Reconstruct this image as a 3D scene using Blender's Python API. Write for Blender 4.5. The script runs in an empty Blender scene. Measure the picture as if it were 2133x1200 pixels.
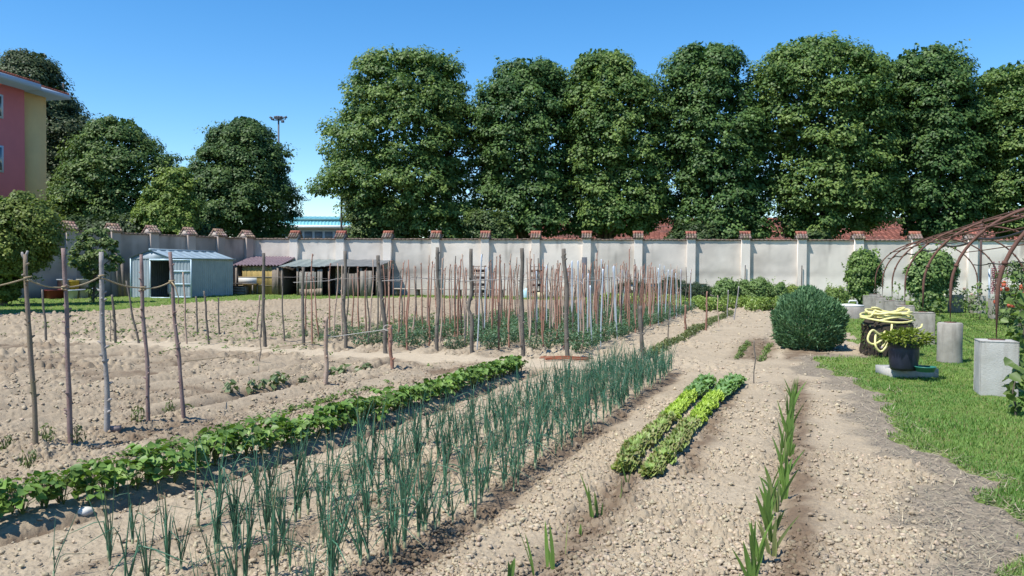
import bpy, math, random
import numpy as np
from mathutils import Matrix, Vector
R_ = np.random.default_rng(7)
random.seed(7)
C = bpy.context.scene.collection
PI = math.pi

# ---------------------------------------------------------------- camera frame (metres, eye 1.55 m above the garden)
FPX, EYE = 1680.0, 1.55
_th = math.atan(37.3 / FPX); _r = 0.0072
_F = np.array([0, math.cos(_th), -math.sin(_th)])
_R0 = np.array([1., 0, 0]); _U0 = np.array([0, math.sin(_th), math.cos(_th)])
_R = math.cos(_r) * _R0 + math.sin(_r) * _U0
_U = -math.sin(_r) * _R0 + math.cos(_r) * _U0
EYEP = np.array([0, 0, EYE])
def ray(px, py): return _F + (px - 1066.5) / FPX * _R - (py - 600) / FPX * _U
def G(px, py, z=0.0):
    d = ray(px, py); return EYEP + d * ((z - EYE) / d[2])
def AT(px, py, Y):
    d = ray(px, py); return EYEP + d * (Y / d[1])
def sm(a, b, x):
    t = np.clip((np.asarray(x, float) - a) / (b - a), 0, 1); return t * t * (3 - 2 * t)
# planting rows: u runs along the rows, c across them
DU = np.array([.334, .943]); DC = np.array([.943, -.334])
def UC(u, c): return DU * u + DC * c
def uc(x, y): return x * DU[0] + y * DU[1], x * DC[0] + y * DC[1]

# ---------------------------------------------------------------- numpy noise
def _hash(ix, iy, s):
    h = (ix.astype(np.int64) * 374761393 + iy.astype(np.int64) * 668265263 + s * 974634777) & 0xFFFFFFFF
    h = ((h ^ (h >> 13)) * 1274126177) & 0xFFFFFFFF
    h = ((h ^ (h >> 16)) * 2246822519) & 0xFFFFFFFF
    return ((h ^ (h >> 15)) & 0xFFFFFF) / float(0x1000000)
def vnoise(x, y, s=0):
    x = np.asarray(x, float); y = np.asarray(y, float)
    ix = np.floor(x); iy = np.floor(y); fx = x - ix; fy = y - iy
    fx = fx * fx * (3 - 2 * fx); fy = fy * fy * (3 - 2 * fy)
    a = _hash(ix, iy, s); b = _hash(ix + 1, iy, s); c = _hash(ix, iy + 1, s); d = _hash(ix + 1, iy + 1, s)
    return (a * (1 - fx) + b * fx) * (1 - fy) + (c * (1 - fx) + d * fx) * fy
def fbm(x, y, s=0, o=4):
    t = 0; a = .5
    for k in range(o):
        t = t + a * vnoise(x * 2 ** k, y * 2 ** k, s + k * 17); a *= .5
    return t
def clodfield(x, y, cell, s, keep=.75):
    i = np.floor(x / cell); j = np.floor(y / cell); best = np.zeros_like(x)
    for di in (-1, 0, 1):
        for dj in (-1, 0, 1):
            a = i + di; b = j + dj
            px = (a + _hash(a, b, s)) * cell; py = (b + _hash(a, b, s + 1)) * cell
            r = cell * (.22 + .45 * _hash(a, b, s + 2) ** 1.6)
            r = np.where(_hash(a, b, s + 3) < keep, r, 0)
            e = .7 + .6 * _hash(a, b, s + 4); an = _hash(a, b, s + 5) * PI
            dx = x - px; dy = y - py; ca = np.cos(an); sa = np.sin(an)
            q = ((dx * ca + dy * sa) / e) ** 2 + ((dy * ca - dx * sa) * e) ** 2
            best = np.maximum(best, np.sqrt(np.maximum(0, r * r - q)) * (.6 + .5 * _hash(a, b, s + 6)))
    return best

def crumbs(x, y, cell, s, tall=.45):
    """angular crumbs of earth: cells of uneven height with crevices between them"""
    i = np.floor(x / cell); j = np.floor(y / cell); f1 = np.full_like(x, 9.); f2 = np.full_like(x, 9.); hh = np.zeros_like(x)
    for di in (-1, 0, 1):
        for dj in (-1, 0, 1):
            a = i + di; b = j + dj; dx = x / cell - (a + _hash(a, b, s)); dy = y / cell - (b + _hash(a, b, s + 1)); d = dx * dx + dy * dy
            r = _hash(a, b, s + 2); tx = _hash(a, b, s + 3) - .5; ty = _hash(a, b, s + 4) - .5
            hc = np.where(r < tall, .35 + .65 * r / tall, .12) + (tx * dx + ty * dy) * .9
            n1 = d < f1; f2 = np.where(n1, f1, np.minimum(f2, d)); hh = np.where(n1, hc, hh); f1 = np.where(n1, d, f1)
    return cell * hh * sm(.0, .5, np.sqrt(f2) - np.sqrt(f1)) * (1 - .45 * np.minimum(1, f1 * 2))

# ---------------------------------------------------------------- mesh collector
class MB:
    def __init__(s): s.V = []; s.Q = []; s.T = []; s.C = []; s.n = 0; s.hc = False
    def add(s, V, F=None, T=None, col=None):
        V = np.asarray(V, float).reshape(-1, 3)
        if F is not None and len(F): s.Q.append(np.asarray(F, int).reshape(-1, 4) + s.n)
        if T is not None and len(T): s.T.append(np.asarray(T, int).reshape(-1, 3) + s.n)
        if col is None: col = np.ones((len(V), 3)) * .5
        else:
            s.hc = True; col = np.broadcast_to(np.asarray(col, float), (len(V), 3))
        s.C.append(col); s.V.append(V); s.n += len(V); return s
    def box(s, c, d, rz=0., col=None, tilt=None):
        x, y, z = np.array(d) / 2.
        V = np.array([[-x, -y, -z], [x, -y, -z], [x, y, -z], [-x, y, -z], [-x, -y, z], [x, -y, z], [x, y, z], [-x, y, z]])
        if tilt is not None: V = V @ np.array(Matrix.Rotation(tilt[1], 3, tilt[0])).T
        ca, sa = math.cos(rz), math.sin(rz)
        V = V @ np.array([[ca, sa, 0], [-sa, ca, 0], [0, 0, 1]]) + np.array(c)
        return s.add(V, [[0, 3, 2, 1], [4, 5, 6, 7], [0, 1, 5, 4], [1, 2, 6, 5], [2, 3, 7, 6], [3, 0, 4, 7]], col=col)
    def tube(s, P, rad, n=8, col=None, cap=True, jit=0.):
        P = np.asarray(P, float); m = len(P); rad = np.broadcast_to(np.asarray(rad, float), (m,))
        t = np.gradient(P, axis=0); t /= np.linalg.norm(t, axis=1)[:, None] + 1e-9
        up = np.array([0, 0, 1.]) if abs(t[:, 2]).mean() < .8 else np.array([0, 1., 0])
        a = np.cross(t, up); a /= np.linalg.norm(a, axis=1)[:, None] + 1e-9; b = np.cross(a, t)
        th = np.arange(n) / n * 2 * PI
        rr = rad[:, None] * (1 + (jit * R_.uniform(-1, 1, (m, n)) if jit else 0))
        V = P[:, None] + rr[..., None] * (np.cos(th)[None, :, None] * a[:, None] + np.sin(th)[None, :, None] * b[:, None])
        V = V.reshape(-1, 3); k = np.arange(m - 1)[:, None] * n; i = np.arange(n)[None]; i2 = (i + 1) % n
        F = np.stack([k + i, k + i2, k + n + i2, k + n + i], -1).reshape(-1, 4)
        T = []
        if cap:
            V = np.vstack([V, P[:1], P[-1:]]); c0 = m * n
            T = [[c0, (q + 1) % n, q] for q in range(n)] + [[c0 + 1, (m - 1) * n + q, (m - 1) * n + (q + 1) % n] for q in range(n)]
            if col is not None and np.ndim(col) == 2: col = np.vstack([np.repeat(col, n, 0), col[:1], col[-1:]])
        elif col is not None and np.ndim(col) == 2: col = np.repeat(col, n, 0)
        return s.add(V, F, T, col=col)
    def lathe(s, prof, n=24, c=(0, 0, 0), col=None, wob=0., seed=0):
        prof = np.asarray(prof, float); m = len(prof); th = np.arange(n) / n * 2 * PI
        w = 1 + wob * np.sin(th * 3 + seed) + wob * .6 * np.sin(th * 5 + seed * 2)
        V = np.stack([prof[:, 0:1] * np.cos(th) * w, prof[:, 0:1] * np.sin(th) * w, np.repeat(prof[:, 1:2], n, 1)], -1).reshape(-1, 3) + np.array(c)
        k = np.arange(m - 1)[:, None] * n; i = np.arange(n)[None]; i2 = (i + 1) % n
        return s.add(V, np.stack([k + i, k + i2, k + n + i2, k + n + i], -1).reshape(-1, 4), col=col)
    def poly(s, P, th_vec, col=None):
        """a flat outline with its real thickness"""
        P = np.asarray(P, float); n = len(P); V = np.vstack([P, P + np.asarray(th_vec, float)])
        F = [[i, (i + 1) % n, n + (i + 1) % n, n + i] for i in range(n)]
        T = [[0, i + 1, i] for i in range(1, n - 1)] + [[n, n + i, n + i + 1] for i in range(1, n - 1)]
        return s.add(V, F, T, col=col)
    def mesh(s, name, mat, smooth=False):
        V = np.vstack(s.V); Q = np.vstack(s.Q) if s.Q else np.zeros((0, 4), int); T = np.vstack(s.T) if s.T else np.zeros((0, 3), int)
        me = bpy.data.meshes.new(name)
        me.vertices.add(len(V)); me.vertices.foreach_set("co", V.astype(np.float32).ravel())
        nl = len(Q) * 4 + len(T) * 3; me.loops.add(nl)
        me.loops.foreach_set("vertex_index", np.concatenate([Q.ravel(), T.ravel()]).astype(np.int32))
        me.polygons.add(len(Q) + len(T))
        me.polygons.foreach_set("loop_start", np.concatenate([np.arange(len(Q)) * 4, len(Q) * 4 + np.arange(len(T)) * 3]).astype(np.int32))
        me.update(calc_edges=True)
        if smooth: me.polygons.foreach_set("use_smooth", np.ones(len(Q) + len(T), bool))
        if s.hc:
            a = me.attributes.new("Col", 'FLOAT_COLOR', 'POINT')
            a.data.foreach_set("color", np.hstack([np.vstack(s.C), np.ones((len(V), 1))]).astype(np.float32).ravel())
        me.materials.append(mat); me.validate(); return me
    def build(s, name, mat, parent=None, smooth=False, loc=None, rz=0.):
        return put(s.mesh(name, mat, smooth), name, parent, loc, rz)
def put(me, name, parent=None, loc=None, rz=0., sc=None):
    o = bpy.data.objects.new(name, me); C.objects.link(o)
    if parent is not None: o.parent = parent
    if loc is not None: o.location = [float(v) for v in loc]
    o.rotation_euler = (0, 0, rz)
    if sc is not None: o.scale = (sc,) * 3 if np.isscalar(sc) else tuple(float(v) for v in sc)
    return o
def tag(o, label=None, cat=None, group=None, kind=None):
    if label: o['label'] = label
    if cat: o['category'] = cat
    if group: o['group'] = group
    if kind: o['kind'] = kind
    return o
def empty(name, loc=(0, 0, 0), rz=0., label=None, cat=None, group=None):
    o = bpy.data.objects.new(name, None); C.objects.link(o); o.empty_display_size = .2
    o.location = [float(v) for v in loc]; o.rotation_euler = (0, 0, rz); return tag(o, label, cat, group)

def unit(v): return v / (np.linalg.norm(v, axis=-1, keepdims=True) + 1e-9)
def kites(mb, P, N, L, W, col, rng, droop=None):
    """one small leaf face per point"""
    n = len(P); N = unit(N)
    t = rng.normal(size=(n, 3))
    if droop is not None: t = t * .6 + np.array([0, 0, -droop])
    t = unit(t - N * (t * N).sum(1, keepdims=True)); b = np.cross(N, t)
    L = np.broadcast_to(L, (n,))[:, None]; W = np.broadcast_to(W, (n,))[:, None]
    V = np.stack([P - t * L * .5, P + b * W * .5 - t * L * .08 + N * W * .12, P + t * L * .5, P - b * W * .5 - t * L * .08 + N * W * .12], 1).reshape(-1, 3)
    mb.add(V, np.arange(4 * n).reshape(n, 4), col=np.repeat(np.broadcast_to(col, (n, 3)), 4, 0))
def blades(mb, P, t, N, L, W, col, fold=.18, curl=.12):
    """broad leaves: base at P, along t, face N, folded at the midrib"""
    n = len(P); t = unit(t); N = unit(N - t * (t * N).sum(1, keepdims=True)); b = np.cross(N, t)
    L = np.broadcast_to(L, (n,))[:, None]; W = np.broadcast_to(W, (n,))[:, None]
    pts = []
    for a, w in ((0, 0), (.28, .5), (.66, .40), (1, 0), (.66, -.40), (.28, -.5)):
        pts.append(P + t * L * a + b * W * w + N * (abs(w) * W * fold * 2 - L * curl * a * a))
    V = np.stack(pts, 1).reshape(-1, 3); k = np.arange(n)[:, None] * 6
    F = np.vstack([k + np.array([[0, 1, 2, 3]]), k + np.array([[0, 3, 4, 5]])])
    mb.add(V, F, col=np.repeat(np.broadcast_to(col, (n, 3)), 6, 0))

# ---------------------------------------------------------------- materials
def mat(name, base=(.5, .5, .5), rough=.8, var=None, scale=5., bump=0., bscale=40., attr=False, rand=0., metal=0., transl=0., spec=.3, detail=4, coords='Object', stains=None, var2=None):
    m = bpy.data.materials.new(name); m.use_nodes = True; nt = m.node_tree; N = nt.nodes; L = nt.links
    p = N['Principled BSDF']; out = N['Material Output']
    p.inputs['Roughness'].default_value = rough; p.inputs['Metallic'].default_value = metal
    p.inputs['Specular IOR Level'].default_value = spec
    tc = N.new('ShaderNodeTexCoord'); co = tc.outputs[coords]
    if attr:
        a = N.new('ShaderNodeAttribute'); a.attribute_name = 'Col'; col = a.outputs['Color']
    else:
        c = N.new('ShaderNodeRGB'); c.outputs[0].default_value = (*base, 1); col = c.outputs[0]
    def mixc(kind, fac, A, B):
        mx = N.new('ShaderNodeMix'); mx.data_type = 'RGBA'; mx.blend_type = kind
        for v, k in ((fac, 0), (A, 6), (B, 7)):
            if hasattr(v, 'links'): L.new(v, mx.inputs[k])
            else: mx.inputs[k].default_value = v if k == 0 else (*v, 1)
        return mx.outputs[2]
    def noise(sc, det=detail, rgh=.6):
        n = N.new('ShaderNodeTexNoise'); n.inputs['Scale'].default_value = sc; n.inputs['Detail'].default_value = det; n.inputs['Roughness'].default_value = rgh
        L.new(co, n.inputs['Vector']); return n.outputs['Fac']
    def ramp(v, a, b):
        r = N.new('ShaderNodeMapRange'); r.inputs[1].default_value = a; r.inputs[2].default_value = b; L.new(v, r.inputs[0]); return r.outputs[0]
    if var is not None: col = mixc('MIX', ramp(noise(scale), .35, .68), col, var)
    if var2 is not None: col = mixc('MIX', ramp(noise(scale * 5.3), .5, .72), col, var2)
    if stains is not None:
        mp = N.new('ShaderNodeMapping'); mp.inputs['Scale'].default_value = (stains[2], stains[2], stains[2] * .16); L.new(co, mp.inputs[0])
        n = N.new('ShaderNodeTexNoise'); n.inputs['Scale'].default_value = 1; n.inputs['Detail'].default_value = 6; n.inputs['Roughness'].default_value = .7; L.new(mp.outputs[0], n.inputs['Vector'])
        f = ramp(n.outputs['Fac'], .52, .78); mu = N.new('ShaderNodeMath'); mu.operation = 'MULTIPLY'; L.new(f, mu.inputs[0]); mu.inputs[1].default_value = stains[1]
        col = mixc('MIX', mu.outputs[0], col, stains[0])
    if rand:
        oi = N.new('ShaderNodeObjectInfo'); hs = N.new('ShaderNodeHueSaturation')
        v = N.new('ShaderNodeMapRange'); L.new(oi.outputs['Random'], v.inputs[0]); v.inputs[3].default_value = 1 - rand; v.inputs[4].default_value = 1 + rand
        L.new(v.outputs[0], hs.inputs['Value']); L.new(col, hs.inputs['Color']); col = hs.outputs[0]
    L.new(col, p.inputs['Base Color'])
    if bump:
        bp = N.new('ShaderNodeBump'); bp.inputs['Strength'].default_value = bump; bp.inputs['Distance'].default_value = .02
        L.new(noise(bscale, 6, .65), bp.inputs['Height']); L.new(bp.outputs[0], p.inputs['Normal'])
    if transl:
        tr = N.new('ShaderNodeBsdfTranslucent'); L.new(mixc('MULTIPLY', 1., col, (1.25, 1.35, .55)), tr.inputs['Color'])
        ms = N.new('ShaderNodeMixShader'); ms.inputs[0].default_value = transl
        L.new(p.outputs[0], ms.inputs[1]); L.new(tr.outputs[0], ms.inputs[2]); L.new(ms.outputs[0], out.inputs[0])
    return m
M = {}
M['leaf'] = mat('foliage', attr=True, rough=.5, transl=.26, spec=.22)
M['leafr'] = mat('plant_leaf', attr=True, rough=.48, transl=.25, spec=.35, rand=.18)
M['bark'] = mat('bark', (.07, .055, .042), .95, var=(.13, .11, .09), scale=6, bump=.8, bscale=20)
M['attr'] = mat('painted', attr=True, rough=.75)
M['conc'] = mat('concrete', (.265, .245, .21), .95, var=(.36, .335, .29), scale=5, bump=.35, bscale=60, stains=((.12, .105, .085), .85, 6.), rand=.1)
M['concl'] = mat('pale_concrete', (.44, .43, .40), .95, var=(.36, .345, .31), scale=4, bump=.35, bscale=60, stains=((.19, .165, .13), .7, 5.))
M['plaster'] = mat('plaster', (.52, .50, .485), .95, var=(.44, .425, .41), scale=.9, bump=.3, bscale=14, stains=((.27, .26, .25), .55, 2.6), var2=(.49, .47, .445))
M['plasterd'] = mat('old_plaster', (.42, .41, .405), .95, var=(.31, .30, .30), scale=.8, bump=.3, bscale=14, stains=((.19, .185, .18), .7, 2.2), var2=(.35, .335, .32))
M['tile'] = mat('terracotta', (.33, .115, .07), .85, var=(.22, .10, .075), scale=7, var2=(.30, .19, .14), bump=.4, bscale=30)
M['tiled'] = mat('weathered_tile', (.20, .135, .10), .9, var=(.13, .10, .085), scale=7, var2=(.28, .24, .20), bump=.4, bscale=30)
M['rust'] = mat('rusty_iron', (.125, .065, .052), .8, var=(.17, .085, .06), scale=14, bump=.2, bscale=80, metal=.2)
M['dark'] = mat('dark_iron', (.045, .042, .04), .7)
M['galv'] = mat('galvanised', (.42, .47, .50), .5, var=(.33, .38, .41), scale=6, metal=.35)
M['rope'] = mat('hemp_rope', (.36, .28, .17), .9, bump=.4, bscale=200)
M['twine'] = mat('pale_twine', (.5, .47, .43), .9)
M['hose'] = mat('yellow_hose', (.74, .67, .26), .5, var=(.62, .56, .26), scale=9, spec=.5)
M['white'] = mat('white_paint', (.72, .72, .70), .6, var=(.6, .6, .58), scale=5)
M['wood'] = mat('grey_wood', (.17, .14, .11), .9, var=(.24, .205, .17), scale=5, bump=.5, bscale=25)
# ================================================================ the ground
def inpoly(x, y, P):
    P = np.asarray(P, float); x = np.asarray(x); r = np.zeros(x.shape, bool); n = len(P); j = n - 1
    for i in range(n):
        a, b = P[i], P[j]
        cnd = ((a[1] > y) != (b[1] > y))
        r ^= cnd & (x < (b[0] - a[0]) * (y - a[1]) / ((b[1] - a[1]) + 1e-12) + a[0]); j = i
    return r
EDGE_U = np.array([0, 9, 11.3, 13.5, 15.2, 16.4, 17.6, 19, 23, 30, 38, 60.])
EDGE_C = np.array([1.08, 1.06, .9, .46, .42, 1.45, 1.75, 1.3, 1.0, .6, .5, .5])
LW = [G(-260, 668), G(0, 656), G(150, 652), G(300, 642), G(420, 630), G(600, 624), G(860, 621), G(1100, 624), G(1440, 631), G(1640, 631)]
LEFT_LAWN = [p[:2] for p in LW] + [np.array([17., 60.]), np.array([-40., 60.]), np.array([-45., 24.])]
def edge_c(u): return np.interp(u, EDGE_U, EDGE_C)
def lawn_raw(x, y):
    u, c = uc(x, y)
    w = (fbm(x * 2.2, y * 2.2, 91) - .47) * .75 + (fbm(x * .6, y * .6, 95) - .47) * .5
    return c + w - edge_c(u)
def lawn_mask(x, y):
    m = sm(-.05, .18, lawn_raw(x, y))
    w = (fbm(x * 1.6, y * 1.6, 31) - .47) * 1.4
    return np.maximum(m, inpoly(x, y + w, LEFT_LAWN).astype(float))
def bump1(v, c, w): return np.exp(-((v - c) / w) ** 2)
BEAN_U = [2.0, 3.5, 4.5, 6.1, 8.1, 12]; BEAN_C = [-4.75, -4.5, -4.3, -4.1, -4.05, -4.0]
ON_R = ([3, 6, 12.3], [-2.04, -1.93, -1.82]); ON_L = ([3, 5, 6.2, 12.6], [-3.36, -3.16, -3.1, -2.5])
def on_row(k, u):
    a = np.interp(u, *ON_L); b = np.interp(u, *ON_R); return a + (b - a) * k / 2.
def soil_parts(x, y):
    u, c = uc(x, y); cw = c + (vnoise(x * 3, y * 3, 5) - .5) * .10
    bc = np.interp(u, BEAN_U, BEAN_C)
    inbean = sm(2, 2.4, u) * (1 - sm(11.6, 12.0, u))
    near = sm(1, 2, u) * (1 - sm(12.1, 12.8, u))
    path = sm(12.2, 12.6, u + (vnoise(x * 2, y * 2, 8) - .5) * .5) * (1 - sm(13.1, 13.6, u + (vnoise(x * 2, y * 2, 9) - .5) * .5)) * (1 - sm(-2.6, -1.8, c)) * sm(-17, -14, c)
    trod = (bump1(cw, -5.25, .14) + bump1(cw, -5.62, .1)) * near * .8
    bed = sm(13.6, 14.6, u) * (1 - sm(30, 32, u)) * sm(-2.2, -1.9, c) * (1 - sm(.3, .8, c)) * .75
    z = (fbm(x * .55, y * .55, 3) - .47) * .09 + (fbm(x * 1.7, y * 1.7, 4) - .47) * .045
    z = z - .075 * bump1(cw, bc + .27, .10) * inbean + .03 * bump1(cw, bc - .05, .14) * inbean - .06 * bump1(cw, -4.92, .04) * near * sm(.38, .5, vnoise(u * .9, 0 * u, 14)) + .03 * bump1(cw, -5.1, .12) * near
    for k in (0, 1, 2): z = z + .022 * bump1(cw, on_row(k, u), .12) * near
    z = z - .03 * bump1(cw, on_row(2, u) + .17, .07) * near
    z = z - .045 * bump1(cw, -.1, .10) * near - .03 * bump1(cw, -1.22, .10) * sm(1, 2, u) * (1 - sm(5.9, 6.6, u))
    z = z + .02 * (bump1(cw, -1.2, .1) + bump1(cw, -.93, .1)) * sm(5.9, 6.3, u) * (1 - sm(11.4, 11.8, u))
    left = (1 - sm(-4.9, -4.6, c)) * sm(1, 3, u)
    ridge = np.sin(cw * 2 * PI / .62) * .034 * left * (1 - path)
    z = z + ridge - .06 * bump1(cw, -6.42, .09) * left * sm(6.5, 7.2, u) * near
    z = z - .05 * bump1(cw, -.62, .1) * sm(14, 15, u) * (1 - sm(30, 31, u))
    row_f = np.sin((cw + 3.91) * 2 * PI / .9 + PI / 2) * .03 * sm(13.7, 14.3, u) * (1 - sm(31, 32, u)) * sm(-11, -10.6, c) * (1 - sm(-3.5, -3.2, c)); z = z + row_f
    z = z + .06 * np.exp(-(((x - 5.7) / 1.0) ** 2 + ((y - 15.7) / 1.0) ** 2))
    damp_shade = .75 * bump1(cw, bc + .27, .13) * inbean + near * (.85 * bump1(cw, on_row(2, u) + .1, .12) + .5 * bump1(cw, on_row(1, u), .12) + .45 * bump1(cw, on_row(0, u), .1) + .8 * bump1(cw, .02, .13))  # shade painted into the bean furrow, real damp along the other crop rows
    damp_shade = damp_shade + .8 * bump1(cw, -1.16, .15) * sm(1, 2, u) * (1 - sm(5.9, 6.4, u)) + .7 * bump1(cw, -.78, .10) * sm(5.9, 6.3, u) * (1 - sm(11.4, 11.9, u))
    damp_shade = damp_shade + left * (1 - path) * (.16 + .3 * sm(.1, .9, -np.sin(cw * 2 * PI / .62)) * vnoise(u * .7, c * 1.6, 44)) + .5 * left * near * bump1(cw, -6.42, .12) * sm(6.5, 7.2, u) + .5 * near * bump1(cw, -4.92, .06) + .4 * left * near * sm(.5, .75, fbm(x * .9 + 3, y * .9, 40)) + .75 * sm(14.5, 15.2, u) * (1 - sm(18.5, 21, u)) * sm(-1.3, -.9, c) * (1 - sm(.4, .9, c)) * (1 - bump1(cw, -.3, .12))  # furrow shade is painted in; crack and ridge troughs darker; far bed damp
    return u, c, z, path, trod, bed, np.clip(damp_shade, 0, 1), left
def soilz(x, y):
    x = np.atleast_1d(np.asarray(x, float)); y = np.atleast_1d(np.asarray(y, float)); return soil_parts(x, y)[2]
def gz(x, y): return float(soilz(x, y)[0])

def polar(na, nr, r0, r1, amax=46, r=None):
    a = np.radians(np.linspace(-amax, amax, na)); r = np.exp(np.linspace(math.log(r0), math.log(r1), nr)) if r is None else r
    A, Rr = np.meshgrid(a, r); return Rr * np.sin(A), Rr * np.cos(A)
def gridfaces(nr, na):
    k = (np.arange(nr - 1)[:, None] * na + np.arange(na - 1)[None]); return np.stack([k, k + 1, k + na + 1, k + na], -1).reshape(-1, 4)
_r = [2.2]
while _r[-1] < 66: q_ = _r[-1]; _r.append(q_ * (1 + (.009 if q_ < 3.3 else .0021 if q_ < 10 else .0034 if q_ < 20 else .007)))
na, nr = 1200, len(_r)
X, Y = polar(na, nr, 0, 0, 42, np.array(_r))
u, c, z, path, trod, bed, damp_shade, left = soil_parts(X, Y)
lm = lawn_mask(X, Y); dist = np.hypot(X, Y)
lr = lawn_raw(X, Y); u_in = (u < 16.5)
straw = sm(-.52, -.26, lr) * (1 - sm(.1, .4, lr)) * u_in
straw = np.clip(straw, 0, 1)
rough = (1 - .85 * path) * (1 - .7 * trod) * (1 - .72 * bed) * (1 - .75 * straw) * (1 - lm) * (.42 + 1.0 * sm(.33, .62, fbm(X * 1.1, Y * 1.1, 60)))
wob = .02
xw = X + (vnoise(X * 40, Y * 40, 70) - .5) * wob + (vnoise(X * 110, Y * 110, 72) - .5) * .012; yw = Y + (vnoise(X * 30, Y * 30, 71) - .5) * wob
h = crumbs(xw, yw, .036, 100, .5) * .62 * (1 - sm(7, 12, dist))
h = h + crumbs(xw, yw, .070, 120, .3) * .5 * (1 - sm(14, 24, dist)) * (.35 + .65 * sm(.4, .6, fbm(X * 2.5, Y * 2.5, 63)))
h = np.maximum(h, crumbs(xw, yw, .15, 140, .4) * .5 * sm(9, 16, dist))
fine = (fbm(X * 22, Y * 22, 80) - .47) * .022 + (fbm(X * 60, Y * 60, 85, 3) - .44) * .014
zz = z + rough * h + fine * (.35 + .65 * rough) - .06 * lm - .05 * sm(52, 60, dist)
def build_soil():
    mb = MB(); mb.add(np.stack([X, Y, zz], -1).reshape(-1, 3), gridfaces(nr, na))
    m = bpy.data.materials.new('garden_soil'); m.use_nodes = True; N = m.node_tree.nodes; L = m.node_tree.links; p = N['Principled BSDF']
    p.inputs['Roughness'].default_value = .97; p.inputs['Specular IOR Level'].default_value = .1
    at = N.new('ShaderNodeAttribute'); at.attribute_name = 'masks'; sp = N.new('ShaderNodeSeparateColor'); L.new(at.outputs['Color'], sp.inputs[0])
    tc = N.new('ShaderNodeTexCoord')
    def noise(sc, det=6, r=.65):
        n = N.new('ShaderNodeTexNoise'); n.inputs['Scale'].default_value = sc; n.inputs['Detail'].default_value = det; n.inputs['Roughness'].default_value = r; L.new(tc.outputs['Object'], n.inputs['Vector']); return n.outputs['Fac']
    def mr(v, a, b, c0=0., d=1.):
        r = N.new('ShaderNodeMapRange'); L.new(v, r.inputs[0])
        for k, q in ((1, a), (2, b), (3, c0), (4, d)): r.inputs[k].default_value = q
        return r.outputs[0]
    def mix(f, A, B):
        mx = N.new('ShaderNodeMix'); mx.data_type = 'RGBA'
        if hasattr(f, 'links'): L.new(f, mx.inputs[0])
        else: mx.inputs[0].default_value = f
        for v, k in ((A, 6), (B, 7)):
            if hasattr(v, 'links'): L.new(v, mx.inputs[k])
            else: mx.inputs[k].default_value = (*v, 1)
        return mx.outputs[2]
    col = mix(mr(noise(1.1), .35, .68), (.378, .310, .218), (.305, .246, .170))
    col = mix(mr(noise(26, 5), .5, .72, 0, .75), col, (.44, .365, .26))
    col = mix(mr(noise(55, 3), .56, .75, 0, .6), col, (.19, .14, .095))
    col = mix(sp.outputs[1], col, (.43, .355, .253))
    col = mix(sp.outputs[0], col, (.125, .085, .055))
    dry = mix(mr(noise(60, 5), .35, .7), (.17, .142, .108), (.27, .228, .17))
    col = mix(sp.outputs[2], col, dry)
    L.new(col, p.inputs['Base Color'])
    b = N.new('ShaderNodeBump'); b.inputs['Strength'].default_value = .7; b.inputs['Distance'].default_value = .012
    L.new(noise(70, 8, .72), b.inputs['Height']); L.new(b.outputs[0], p.inputs['Normal'])
    me = mb.mesh('soil', m)
    a = me.attributes.new('masks', 'FLOAT_COLOR', 'POINT')
    mo = np.clip(damp_shade * (.5 + 1.0 * vnoise(X * 9, Y * 9, 66)), 0, .85)
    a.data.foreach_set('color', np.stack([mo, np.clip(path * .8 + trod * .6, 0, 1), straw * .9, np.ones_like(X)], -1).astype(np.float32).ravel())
    tag(put(me, 'soil'), 'pale crumbly tilled garden soil with furrows and a trodden path', 'soil', kind='structure')
    return m
M['soil'] = build_soil()

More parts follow.
